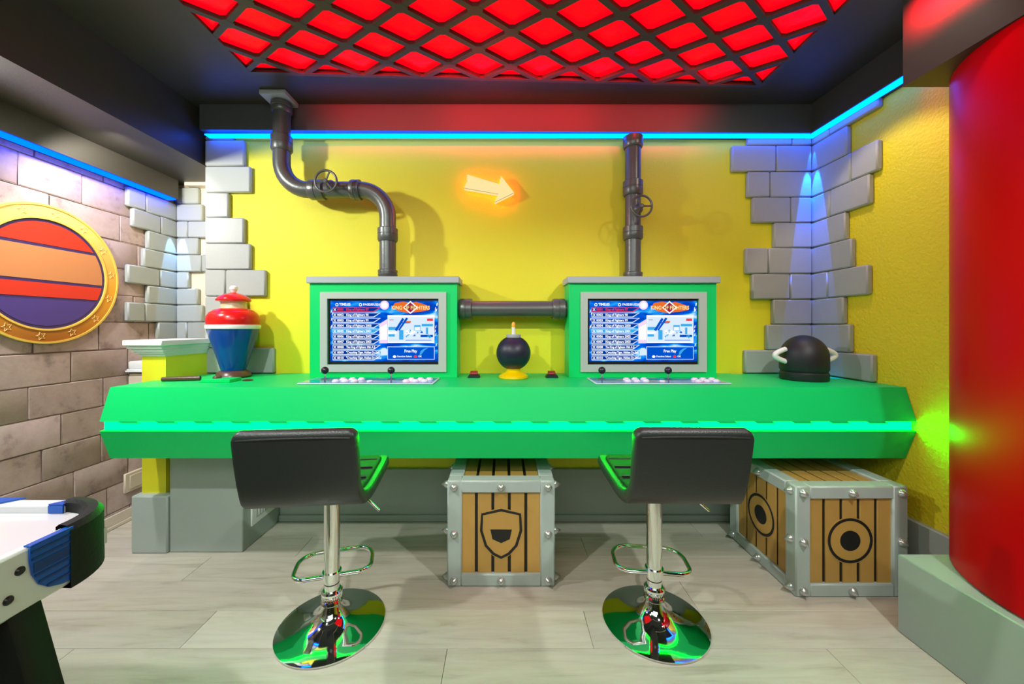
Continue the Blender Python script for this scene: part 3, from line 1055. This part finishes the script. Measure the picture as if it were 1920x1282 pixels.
# ================================================================ ARROW SIGN
ar = thing('arrow_sign', 'glowing cream arrow sign with red halo pointing right on the yellow wall', 'sign', (-0.08, 2.36, 2.05))
K = 2.335 / 720
pts = [(-69.5, 285), (-69.5, 272), (-75.3, 259.4), (-11, 248), (-17.6, 232.6), (19.2, 250.6), (-6.2, 283), (-7.8, 267)]
pts = [(x * K, 1.2 + z * K) for x, z in pts]
obj('lit_box', B().prism(pts, 'y', 2.335, 2.372, 0.001), 'arrow', ar)
cxm, czm = sum(p[0] for p in pts) / 8, sum(p[1] for p in pts) / 8
ins = [(cxm + (p[0] - cxm) * 0.93, czm + (p[1] - czm) * 0.93) for p in pts]
obj('back_light', B().prism(ins, 'y', 2.3722, 2.378), 'led_red', ar)
obj('edge_line', B().tube([(p[0], 2.3345, p[1]) for p in (pts[2], pts[3])], 0.0012, 6).tube([(p[0], 2.3345, p[1]) for p in (pts[4], pts[5])], 0.0012, 6), 'arrow_line', ar)

# ================================================================ ORNAMENTS ON THE COUNTER
# tall jar (stand-in of the same size and colours)
JX, JY = -1.545, 2.195
jr = thing('ceramic_jar', 'tall blue ceramic jar with red shoulder and red knobbed lid, left end of counter', 'jar', (JX, JY, CT))
c = (JX, JY, CT + 0.0004)
obj('foot', B().lathe([(0, 0), (0.082, 0), (0.088, 0.010), (0.080, 0.030), (0.066, 0.040), (0, 0.040)], c, 40), 'brown', jr)
obj('body', B().lathe([(0.060, 0.040), (0.066, 0.06), (0.080, 0.11), (0.098, 0.17), (0.116, 0.23), (0.126, 0.275)], c, 40), 'blue', jr)
obj('band', B().lathe([(0.126, 0.275), (0.132, 0.278), (0.134, 0.288), (0.132, 0.298), (0.127, 0.300)], c, 40), 'white', jr)
obj('shoulder', B().lathe([(0.127, 0.300), (0.131, 0.320), (0.128, 0.345), (0.116, 0.368), (0.094, 0.384), (0.066, 0.392)], c, 40), 'red', jr)
obj('neck', B().lathe([(0.066, 0.392), (0.062, 0.400), (0.061, 0.425), (0.068, 0.434)], c, 40), 'skin', jr)
ld = obj('lid', B().lathe([(0.068, 0.432), (0.084, 0.434), (0.086, 0.442), (0.076, 0.456), (0.050, 0.472), (0.020, 0.480), (0.014, 0.484), (0, 0.484)], c, 40), 'red', jr)
obj('knob', B().lathe([(0, 0.4845), (0.012, 0.4845), (0.014, 0.492), (0.021, 0.502), (0.020, 0.514), (0.010, 0.523), (0, 0.524)], c, 24), 'white', ld)

# brown rod and green block lying in front of it
b = B().tube([(-1.80 + 0.024 * i, 2.022 + 0.006 * i, CT + 0.0125 + 0.0008 * (i % 2)) for i in range(8)], 0.0118, 10)
tag(obj('wooden_rod', b, 'brown', at=(-1.68, 2.06, CT)), 'short dark brown rod lying on the left end of the green counter', 'rod')
gb = thing('green_block', 'thin green block with sloping end lying in front of the jar', 'block', (-1.50, 2.03, CT))
obj('slab', B().prism([(-1.585, CT + 0.0004), (-1.418, CT + 0.0004), (-1.418, CT + 0.017), (-1.555, CT + 0.017)], 'y', 1.985, 2.075, 0.0015), 'green', gb)
tag(obj('brown_disc', B().lathe([(0, 0), (0.019, 0), (0.021, 0.004), (0.015, 0.011), (0, 0.012)], (-1.52, 2.035, CT + 0.0173), 20), 'brown', at=(-1.52, 2.035, CT + 0.0173)), 'small brown disc resting on the green block', 'disc')
tag(obj('brown_disc', B().lathe([(0, 0), (0.024, 0), (0.026, 0.003), (0.018, 0.007), (0, 0.008)], (-1.375, 2.06, CT + 0.0004), 20), 'brown', at=(-1.375, 2.06, CT)), 'small flat brown disc on the counter right of the green block', 'disc')

# round navy ornament
OX, OY = 0.053, 2.155
on = thing('round_ornament', 'dark navy ball ornament on round yellow foot with grey rim and white taper', 'ornament', (OX, OY, CT))
obj('globe', B().sphere((OX, OY, CT + 0.142), 0.0965, 40, 24), 'navy', on)
obj('rim', B().lathe([(0, 0.222), (0.040, 0.222), (0.041, 0.226), (0.041, 0.243), (0.038, 0.246), (0, 0.246)], (OX, OY, CT), 32), 'cap', on)
tp = obj('taper', B().lathe([(0, 0.2465), (0.0105, 0.2465), (0.0105, 0.286), (0, 0.286)], (OX, OY, CT), 16), 'white', on)
obj('tip', B().lathe([(0, 0.2862), (0.0103, 0.2862), (0.0108, 0.304), (0.007, 0.314), (0, 0.316)], (OX, OY, CT), 16), 'orange', tp)
obj('foot', B().lathe([(0, 0.0004), (0.078, 0.0004), (0.082, 0.006), (0.080, 0.016), (0.062, 0.028), (0.044, 0.036), (0.036, 0.046), (0.044, 0.058), (0, 0.058)], (OX, OY, CT), 40), 'ylw', on)

# black dome in the right corner
DX, DY = 1.635, 2.095
dm = thing('black_dome', 'matte black domed canister with white side handles in the right corner of the counter', 'canister', (DX, DY, CT))
obj('ring_base', B().lathe([(0, 0.0004), (0.106, 0.0004), (0.110, 0.006), (0.110, 0.040), (0.105, 0.046), (0, 0.046)], (DX, DY, CT), 48), 'mblack', dm)
obj('dome', B().lathe([(0, 0.047), (0.104, 0.047), (0.108, 0.054)] + [(0.111, 0.06), (0.111, 0.125)] + [(0.111 * math.cos(a), 0.125 + 0.118 * math.sin(a)) for a in [PI / 2 * i / 12 for i in range(1, 13)]], (DX, DY, CT), 48), 'mblack', dm)
for sg in (-1, 1):
    pts = [(DX + sg * (0.106 + 0.058 * math.sin(PI * i / 14)), DY - 0.01, CT + 0.168 - 0.068 * i / 14) for i in range(15)]
    obj('handle', B().tube(pts, 0.0135, 14), 'white', dm)


# ================================================================ CRATES
def make_crate(x0, y0, L, emblem):
    t = thing('crate', '', 'crate', (x0 + L / 2, y0 + L / 2, 0), 'steel framed wooden crates')
    x1, y1 = x0 + L, y0 + L
    z0, z1 = 0.0005, L - 0.008
    h = z1 - z0
    fw, rec = 0.068, 0.012
    b = B()
    bv = 0.006
    # uprights, then rails butted between them
    for ax in (x0, x1 - fw):
        for ay in (y0, y1 - fw):
            b.box(ax, ax + fw, ay, ay + fw, z0, z1, bv)
    for az in (z0, z1 - 0.058):
        for ay in (y0, y1 - fw):
            b.box(x0 + fw - bv, x1 - fw + bv, ay, ay + fw, az, az + 0.058, bv)
        for ax in (x0, x1 - fw):
            b.box(ax, ax + fw, y0 + fw - bv, y1 - fw + bv, az, az + 0.058, bv)
    obj('frame', b, 'steel', t)
    # black board behind the gaps
    q = rec + 0.007
    obj('lining', B().box(x0 + q, x1 - q, y0 + q, y1 - q, z0 + 0.03, z1 - q), 'ink', t)
    n, gap = 5, 0.0138
    a0, a1 = fw - 0.004, L - fw + 0.004
    pw = (a1 - a0 - gap * (n - 1)) / n
    za, zb = z0 + 0.058 - 0.003, z1 - 0.058 + 0.003
    cross = emblem
    for i in range(n):
        u0 = a0 + i * (pw + gap)
        u1 = u0 + pw
        obj('plank', B().box(x0 + u0, x0 + u1, y0 + rec, y0 + rec + 0.0068, za, zb, 0.001), 'plank', t)
        obj('plank', B().box(x0 + u0, x0 + u1, y1 - rec - 0.0068, y1 - rec, za, zb, 0.001), 'plank', t)
        obj('plank', B().box(x0 + rec, x0 + rec + 0.0068, y0 + u0, y0 + u1, za, zb, 0.001), 'plank', t)
        obj('plank', B().box(x1 - rec - 0.0068, x1 - rec, y0 + u0, y0 + u1, za, zb, 0.001), 'plank', t)
        obj('plank', B().box(x0 + u0, x0 + u1, y0 + a0, y0 + a1, z1 - rec - 0.0068, z1 - rec, 0.001), 'plank', t)
    # studs
    ins = 0.032
    us = (ins, L / 2, L - ins)
    zs = (z0 + 0.029, (z0 + z1) / 2, z1 - 0.029)
    cone = [(0, -0.001), (0.0185, -0.001), (0.0185, 0.006), (0.016, 0.010), (0, 0.033)]
    for i, u in enumerate(us):
        for j, zz in enumerate(zs):
            if i == 1 and j == 1:
                continue
            obj('stud', B().lathe(cone, (x0 + u, y0, zz), 16, '-y'), 'stud', t)
            obj('stud', B().lathe(cone, (x0, y0 + u, zz), 16, '-x'), 'stud', t)
            obj('stud', B().lathe(cone, (x1, y0 + u, zz), 16, 'x'), 'stud', t)
    return t, (x0, y0, L, z0, z1, rec)


def emblem_front(t, geo, outline, solids, cov):
    """plain printed sign on the front planks: field, outline and solid shapes given in metres from the panel centre"""
    x0, y0, L, z0, z1, rec = geo
    cx, cz = x0 + L / 2, (z0 + z1) / 2
    y = y0 + rec - 0.0005
    e = obj('sign_plate', B().prism([(cx + a, cz + b) for a, b in cov], 'y', y - 0.0012, y), 'plank', t)
    b = B().tube([(cx + a, y - 0.0012, cz + c) for a, c in outline], 0.0068, 6, closed=True)
    for v in b.bm.verts:
        v.co.y = y - 0.0012 + (v.co.y - (y - 0.0012)) * 0.3
    obj('sign_outline', b, 'ink', e)
    for s in solids:
        obj('sign_shape', B().prism([(cx + a, cz + c) for a, c in s], 'y', y - 0.0022, y - 0.0013), 'ink', e)


def emblem_left(t, geo, outline, solids, cov):
    x0, y0, L, z0, z1, rec = geo
    cy, cz = y0 + L / 2, (z0 + z1) / 2
    x = x0 + rec - 0.0005
    e = obj('sign_plate', B().prism([(cy - a, cz + b) for a, b in cov], 'x', x - 0.0012, x), 'plank', t)
    b = B().tube([(x - 0.0012, cy - a, cz + c) for a, c in outline], 0.0068, 6, closed=True)
    for v in b.bm.verts:
        v.co.x = x - 0.0012 + (v.co.x - (x - 0.0012)) * 0.3
    obj('sign_outline', b, 'ink', e)
    for s in solids:
        obj('sign_shape', B().prism([(cy - a, cz + c) for a, c in s], 'x', x - 0.0022, x - 0.0013), 'ink', e)


def circ(r, n=36, cx=0, cz=0, sx=1.0):
    return [(cx + sx * r * math.cos(2 * PI * i / n), cz + r * math.sin(2 * PI * i / n)) for i in range(n)]


SH = [(-0.088, 0.085), (0, 0.105), (0.088, 0.085), (0.092, 0.01), (0.070, -0.06), (0.035, -0.098), (0, -0.115), (-0.035, -0.098), (-0.070, -0.06), (-0.092, 0.01)]
SHc = [(a * 1.10, b * 1.09) for a, b in SH]
BAR = [(-0.050, 0.015), (0.050, 0.015), (0.040, -0.030), (0, -0.048), (-0.040, -0.030)]
cA, gA = make_crate(-0.262, 1.77, 0.497, None)
cA['label'] = 'steel framed wooden crate with black shield sign, in the middle under the counter'
emblem_front(cA, gA, SH, [BAR], SHc)
cB, gB = make_crate(1.292, 1.70, 0.500, None)
cB['label'] = 'steel framed wooden crate with black ring signs, under the counter by the right wall'
RING = circ(0.094)
emblem_front(cB, gB, RING, [circ(0.045)], circ(0.104))
emblem_left(cB, gB, RING, [circ(0.045)], circ(0.104))


# ================================================================ BAR STOOLS
def make_stool():
    t = thing('bar_stool', '', 'bar stool', (0, 0, 0), 'bar stools at the green counter')
    obj('base', B().lathe([(0, 0.0004), (0.203, 0.0004), (0.2055, 0.003), (0.2045, 0.008), (0.19, 0.0115), (0.155, 0.0165), (0.115, 0.025), (0.082, 0.037), (0.058, 0.053), (0.043, 0.072), (0.036, 0.092), (0, 0.092)], (0, 0, 0), 72), 'chrome', t)
    cl = obj('collar', B().lathe([(0, 0.0925), (0.036, 0.0925), (0.041, 0.098), (0.041, 0.108), (0.036, 0.112), (0.036, 0.128), (0.040, 0.132), (0.040, 0.140), (0.034, 0.146), (0, 0.146)], (0, 0, 0), 40), 'chrome', t)
    b = B()
    for i in range(28):
        a = 2 * PI * i / 28
        b.tube([(0.0365 * math.cos(a), 0.0365 * math.sin(a), 0.113), (0.0365 * math.cos(a), 0.0365 * math.sin(a), 0.127)], 0.0022, 6)
    kr = obj('knurling', b, 'chrome', cl)
    kr['kind'] = 'stuff'
    obj('column_tube', B().lathe([(0, 0.1465), (0.0285, 0.1465), (0.0285, 0.172), (0.0275, 0.172), (0.0275, 0.176), (0.030, 0.177), (0.030, 0.575), (0, 0.575)], (0, 0, 0), 40), 'chrome', t)
    obj('seal_ring', B().lathe([(0.0285, 0.1715), (0.0298, 0.1725), (0.0298, 0.1755), (0.0285, 0.1765)], (0, 0, 0), 32), 'black', t)
    # footrest loop
    pts = []
    rx, ya, yb_, rr = 0.148, -0.012, 0.172, 0.075
    for (cx_, cy_, a0) in ((rx - rr, yb_ - rr, 0), (-rx + rr, yb_ - rr, PI / 2), (-rx + 0.05, ya + 0.05, PI), (rx - 0.05, ya + 0.05, 1.5 * PI)):
        r_ = rr if a0 < PI - 0.1 else 0.05
        for i in range(9):
            a = a0 + PI / 2 * i / 8
            pts.append((cx_ + r_ * math.cos(a), cy_ + r_ * math.sin(a), 0.205))
    obj('footrest', B().tube(pts, 0.0085, 12, closed=True).lathe([(0.0302, 0.19), (0.036, 0.19), (0.036, 0.22), (0.0302, 0.22)], (0, 0, 0), 32), 'chrome', t)
    lv = obj('lever', B().tube([(0.03, -0.005, 0.578), (0.09, -0.02, 0.565), (0.15, -0.04, 0.515), (0.196, -0.05, 0.474)], 0.0052, 10), 'chrome', t)
    obj('mount_plate', B().box(-0.085, 0.085, -0.085, 0.085, 0.5755, 0.587, 0.003), 'black', t)
    # upholstered L shell, side profile swept across
    cen = [(-0.334, 0.876), (-0.322, 0.80), (-0.308, 0.73), (-0.292, 0.67), (-0.264, 0.626), (-0.220, 0.608), (-0.15, 0.603), (-0.05, 0.603), (0.05, 0.605), (0.115, 0.610), (0.150, 0.620)]

    def loft(path, half, thick, off, r_end, bend=0.0):
        # pillow-like slab swept along the side profile; corners rounded at both ends
        P = [Vector(p) for p in path]
        # resample with Catmull-Rom
        Q = []
        for i in range(len(P) - 1):
            p0, p1, p2, p3 = P[max(i - 1, 0)], P[i], P[i + 1], P[min(i + 2, len(P) - 1)]
            for k_ in range(5):
                u = k_ / 5
                Q.append(0.5 * ((2 * p1) + (p2 - p0) * u + (2 * p0 - 5 * p1 + 4 * p2 - p3) * u * u + (3 * p1 - p0 - 3 * p2 + p3) * u ** 3))
        Q.append(P[-1])
        L_ = [0.0]
        for i in range(1, len(Q)):
            L_.append(L_[-1] + (Q[i] - Q[i - 1]).length)
        tot = L_[-1]

        def at(q):
            for i in range(1, len(Q)):
                if L_[i] >= q - 1e-9:
                    f = (q - L_[i - 1]) / max(L_[i] - L_[i - 1], 1e-9)
                    return Q[i - 1].lerp(Q[i], f)
            return Q[-1]

        ends = [r_end * (1 - math.cos(PI / 2 * i / 7)) for i in range(8)]
        mids = [r_end + (tot - 2 * r_end) * i / 26 for i in range(1, 26)]
        ss = ends + mids + [tot - e_ for e_ in ends[::-1]]
        t_ = bmesh.new()
        rings = []
        n = 44
        for q in ss:
            c_ = at(q)
            tg = (at(min(q + 0.004, tot)) - at(max(q - 0.004, 0))).normalized()
            nv = Vector((-tg.y, tg.x))
            d_ = min(q, tot - q)
            k_ = 1.0 if d_ >= r_end else math.sqrt(max(1 - (1 - d_ / r_end) ** 2, 0.0))
            de = min(d_ / (thick * 0.55), 1.0)
            th_ = thick * max(math.sqrt(max(1 - (1 - de) ** 2, 0)), 0.06) / 2
            w_ = half - r_end * (1 - k_)
            if bend:
                w_ *= 1 - 0.055 * min(max((c_.y - 0.62) / 0.05, 0), 1) - bend * math.exp(-((c_.x + 0.245) / 0.05) ** 2)
            ring = []
            for i in range(n):
                a_ = 2 * PI * i / n
                ca, sa = math.cos(a_), math.sin(a_)
                ex_, ey_ = 0.16, 0.5
                x_ = math.copysign(abs(ca) ** (2 * ex_ / 1.0), ca)
                y_ = math.copysign(abs(sa) ** (2 * ey_ / 1.0), sa) if False else math.copysign(min(abs(sa) * 2.2, 1) ** 0.7, sa)
                pp = c_ + nv * (off + y_ * th_)
                ring.append(t_.verts.new((x_ * w_, pp.x, pp.y)))
            rings.append(ring)
        for r0, r1 in zip(rings[:-1], rings[1:]):
            for i in range(n):
                t_.faces.new((r0[i], r0[(i + 1) % n], r1[(i + 1) % n], r1[i]))
        t_.faces.new(rings[0])
        t_.faces.new(rings[-1])
        bmesh.ops.recalc_face_normals(t_, faces=t_.faces[:])
        return t_

    b = B()
    b._merge(loft(cen, 0.201, 0.046, 0.0, 0.034, 0.035))
    obj('seat_shell', b, 'leather', t)
    b = B()
    b._merge(loft(cen[1:-1], 0.176, 0.026, 0.022, 0.03, 0.02))
    cu_ = obj('cushion', b, 'leather_in', t)
    b = B()
    for yy in (-0.13, -0.03, 0.06):
        b.tube([(-0.17, yy, 0.6405), (0.165, yy, 0.6405)], 0.003, 6)
    obj('stitching', b, 'black', cu_)
    # piping near the top of the outer back
    obj('piping', B().tube([(0.17 * q, -0.3545 + 0.003 * q * q, 0.852 - 0.004 * q * q) for q in (-1, -0.75, -0.5, -0.25, 0, 0.25, 0.5, 0.75, 1)], 0.0032, 8), 'leather', t)
    return t


sA = make_stool()
sB = copy_tree(sA)
for o, x_, y_, rz, fr, lab in ((sA, -0.692, 1.545, 6, 10, 'black leather bar stool with chrome base, left one, before the left screen'),
                               (sB, 0.612, 1.565, -1, -6, 'black leather bar stool with chrome base, right one, near the ring crate')):
    o.location = (x_, y_, 0)
    o.rotation_euler.z = math.radians(rz)
    o['label'] = lab
    for ch in o.children:
        if ch.name.startswith('footrest'):
            ch.rotation_euler.z = math.radians(fr)

# ================================================================ AIR HOCKEY TABLE
ah = thing('air_hockey_table', 'white and blue air hockey table corner with black rounded end, bottom left', 'game table', (-1.4, 0.5, 0))
TX, TY, R_ = -0.963, 0.997, 0.14
ZT = 0.752
out = [(-2.25, 0.06), (TX, 0.06), (TX, TY - R_)] + [(TX - R_ + R_ * math.cos(a), TY - R_ + R_ * math.sin(a)) for a in [PI / 2 * i / 10 for i in range(1, 11)]] + [(-2.25, TY)]
inn = [(-2.22, 0.09), (TX - 0.026, 0.09), (TX - 0.026, TY - R_)] + [(TX - R_ + (R_ - 0.026) * math.cos(a), TY - R_ + (R_ - 0.026) * math.sin(a)) for a in [PI / 2 * i / 10 for i in range(1, 11)]] + [(-2.22, TY - 0.034)]
obj('playfield', B().prism(inn, 'z', 0.700, 0.732), 'playfield', ah)
obj('apron', B().box(TX - 0.026, TX, 0.06, TY - R_, 0.628, ZT, 0.005).box(-2.25, TX - R_, TY - 0.034, TY, 0.628, ZT, 0.005).box(-2.25, TX - 0.03, 0.06, 0.0895, 0.628, ZT, 0.004).box(-2.25, TX - 0.03, 0.09, TY - 0.036, 0.66, 0.699), 'table_white', ah)
# black rounded corner
cr = B()
pr = [(R_ - 0.030, 0.733), (R_ - 0.030, ZT + 0.004), (R_ - 0.022, ZT + 0.010), (R_ - 0.004, ZT + 0.008), (R_ + 0.006, ZT - 0.004), (R_ + 0.007, 0.622), (R_ - 0.026, 0.622), (R_ - 0.030, 0.733)]
cr.lathe(pr, (TX - R_, TY - R_, 0), 14, 'z', -0.06, PI / 2 + 0.06)
obj('corner_guard', cr, 'leg_black', ah)
# blue grooved panel beside the corner
op = [(0.857, 0.7525), (0.857, 0.640), (0.835, 0.641), (0.810, 0.651), (0.792, 0.669), (0.781, 0.695), (0.777, 0.722), (0.776, 0.7525)]
bp = obj('blue_panel', B().prism(op, 'x', TX + 0.0003, TX + 0.004, 0.0008), 'bolt_blue', ah)
for zg, y0g in ((0.741, 0.779), (0.726, 0.780), (0.690, 0.785), (0.674, 0.792), (0.657, 0.806)):
    obj('groove', B().box(TX + 0.0041, TX + 0.0055, y0g, 0.856, zg - 0.0022, zg + 0.0022), 'dark_blue', bp)
obj('groove', B().box(TX + 0.0041, TX + 0.0048, 0.783, 0.856, 0.697, 0.717), 'dark_blue', bp)
obj('rail_top', B().box(TX - 0.012, TX + 0.004, 0.778, 0.857, ZT + 0.0005, ZT + 0.0035, 0.001), 'bolt_blue', ah)
for (x0, x1, m) in ((-2.24, -1.262, 'bolt_blue'), (-1.140, TX - R_, 'bolt_blue')):
    sl = 0.020
    obj('rail_top', B().prism([(x0, TY - 0.036), ((x1 - sl) if x1 < -1.2 else x1, TY - 0.036), (x1 + sl if x1 < -1.2 else x1, TY + 0.001), (x0 + (sl * 1.6 if x0 > -2 else 0), TY + 0.001)], 'z', ZT + 0.0005, ZT + 0.004), m, ah)
    obj('rail_face', B().box(x0, (x1 - sl) if x1 < -1.2 else x1, TY - 0.0375, TY - 0.0345, 0.733, ZT), m, ah)
for yy, zz in ((0.7636, 0.714), (0.7456, 0.668)):
    obj('screw', B().lathe([(0, 0.004), (0.006, 0.004), (0.0085, 0.001), (0.0085, -0.003), (0, -0.003)], (TX + 0.0005, yy, zz), 18, 'x'), 'black', ah)
lg = B()


def slant_leg(b, xt, xb, y0, y1, wt):
    vs = []
    t_ = bmesh.new()
    for z_, xx in ((0.0004, xb), (0.640, xt)):
        for (dx, yy) in ((0, y0), (wt, y0), (wt, y1), (0, y1)):
            vs.append(t_.verts.new((xx + dx, yy, z_)))
    for f in ((0, 3, 2, 1), (4, 5, 6, 7), (0, 1, 5, 4), (1, 2, 6, 5), (2, 3, 7, 6), (3, 0, 4, 7)):
        t_.faces.new([vs[i] for i in f])
    bmesh.ops.bevel(t_, geom=t_.edges[:], offset=0.006, segments=2, affect='EDGES', profile=0.5)
    b._merge(t_)


slant_leg(lg, -1.075, -0.895, 0.745, 0.803, 0.108)
obj('leg', lg, 'leg_black', ah)
lg = B()
slant_leg(lg, -2.12, -2.24, 0.745, 0.803, 0.108)
obj('leg', lg, 'leg_black', ah)
lg = B()
slant_leg(lg, -1.075, -0.895, 0.16, 0.22, 0.108)
obj('leg', lg, 'leg_black', ah)
lg = B()
slant_leg(lg, -2.12, -2.24, 0.16, 0.22, 0.108)
obj('leg', lg, 'leg_black', ah)

# ================================================================ WALL MEDALLION
MYc, MZc, MR = 1.952, 1.465, 0.352
md = thing('wall_medallion', 'round purple wall medallion with coloured stripes and starred golden rim', 'wall decoration', (LW, MYc, MZc))
xf = LW + 0.0045
th = 0.010
mc = (xf, MYc, MZc)


def clipped(za, zb, r, x0, x1, n=24):
    za, zb = max(za, -r * 0.9999), min(zb, r * 0.9999)
    zs = [za + (zb - za) * i / n for i in range(n + 1)]
    L_ = [(MYc - math.sqrt(max(r * r - q * q, 0)), MZc + q) for q in zs]
    Rr = [(MYc + math.sqrt(max(r * r - q * q, 0)), MZc + q) for q in zs][::-1]
    p = L_ + Rr
    o_ = []
    for q in p:
        if not o_ or (abs(q[0] - o_[-1][0]) + abs(q[1] - o_[-1][1])) > 1e-5:
            o_.append(q)
    return B().prism(o_, 'x', x0, x1)


ri = MR - 0.075
obj('backing_disc', B().lathe([(0, 0), (ri, 0), (ri, th * 0.7), (0, th * 0.7)], mc, 64, 'x'), 'purple', md)
bands = ((0.15, 0.262, 'redprint'), (-0.03, 0.135, 'peach'), (-0.115, -0.045, 'redprint'), (-0.262, -0.128, 'violet'))
for a_, b_, m_ in bands:
    obj('stripe', clipped(a_, b_, 0.262, xf + th * 0.7 + 0.0002, xf + th * 0.7 + 0.0015), m_, md)
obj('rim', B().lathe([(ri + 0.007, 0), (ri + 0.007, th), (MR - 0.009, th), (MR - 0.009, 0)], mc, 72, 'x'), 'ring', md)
obj('rim_edge', B().lathe([(ri, 0), (ri, th + 0.004), (ri + 0.009, th + 0.004), (ri + 0.009, 0)], mc, 72, 'x'), 'gold', md)
obj('rim_edge', B().lathe([(MR - 0.010, 0), (MR - 0.010, th + 0.004), (MR, th + 0.003), (MR, 0)], mc, 72, 'x'), 'gold', md)
rm = (ri + MR) / 2
for i in range(14):
    a = 2 * PI * i / 14 + 0.12
    cy_, cz_ = MYc + rm * math.cos(a), MZc + rm * math.sin(a)
    p = []
    for q in range(10):
        r_ = 0.021 if q % 2 == 0 else 0.0095
        b_ = PI / 2 + q * PI / 5 + 0.25
        p.append((xf + th + 0.0012, cy_ + r_ * math.cos(b_), cz_ + r_ * math.sin(b_)))
    obj('star', B().tube(p, 0.0013, 5, closed=True), 'star', md)
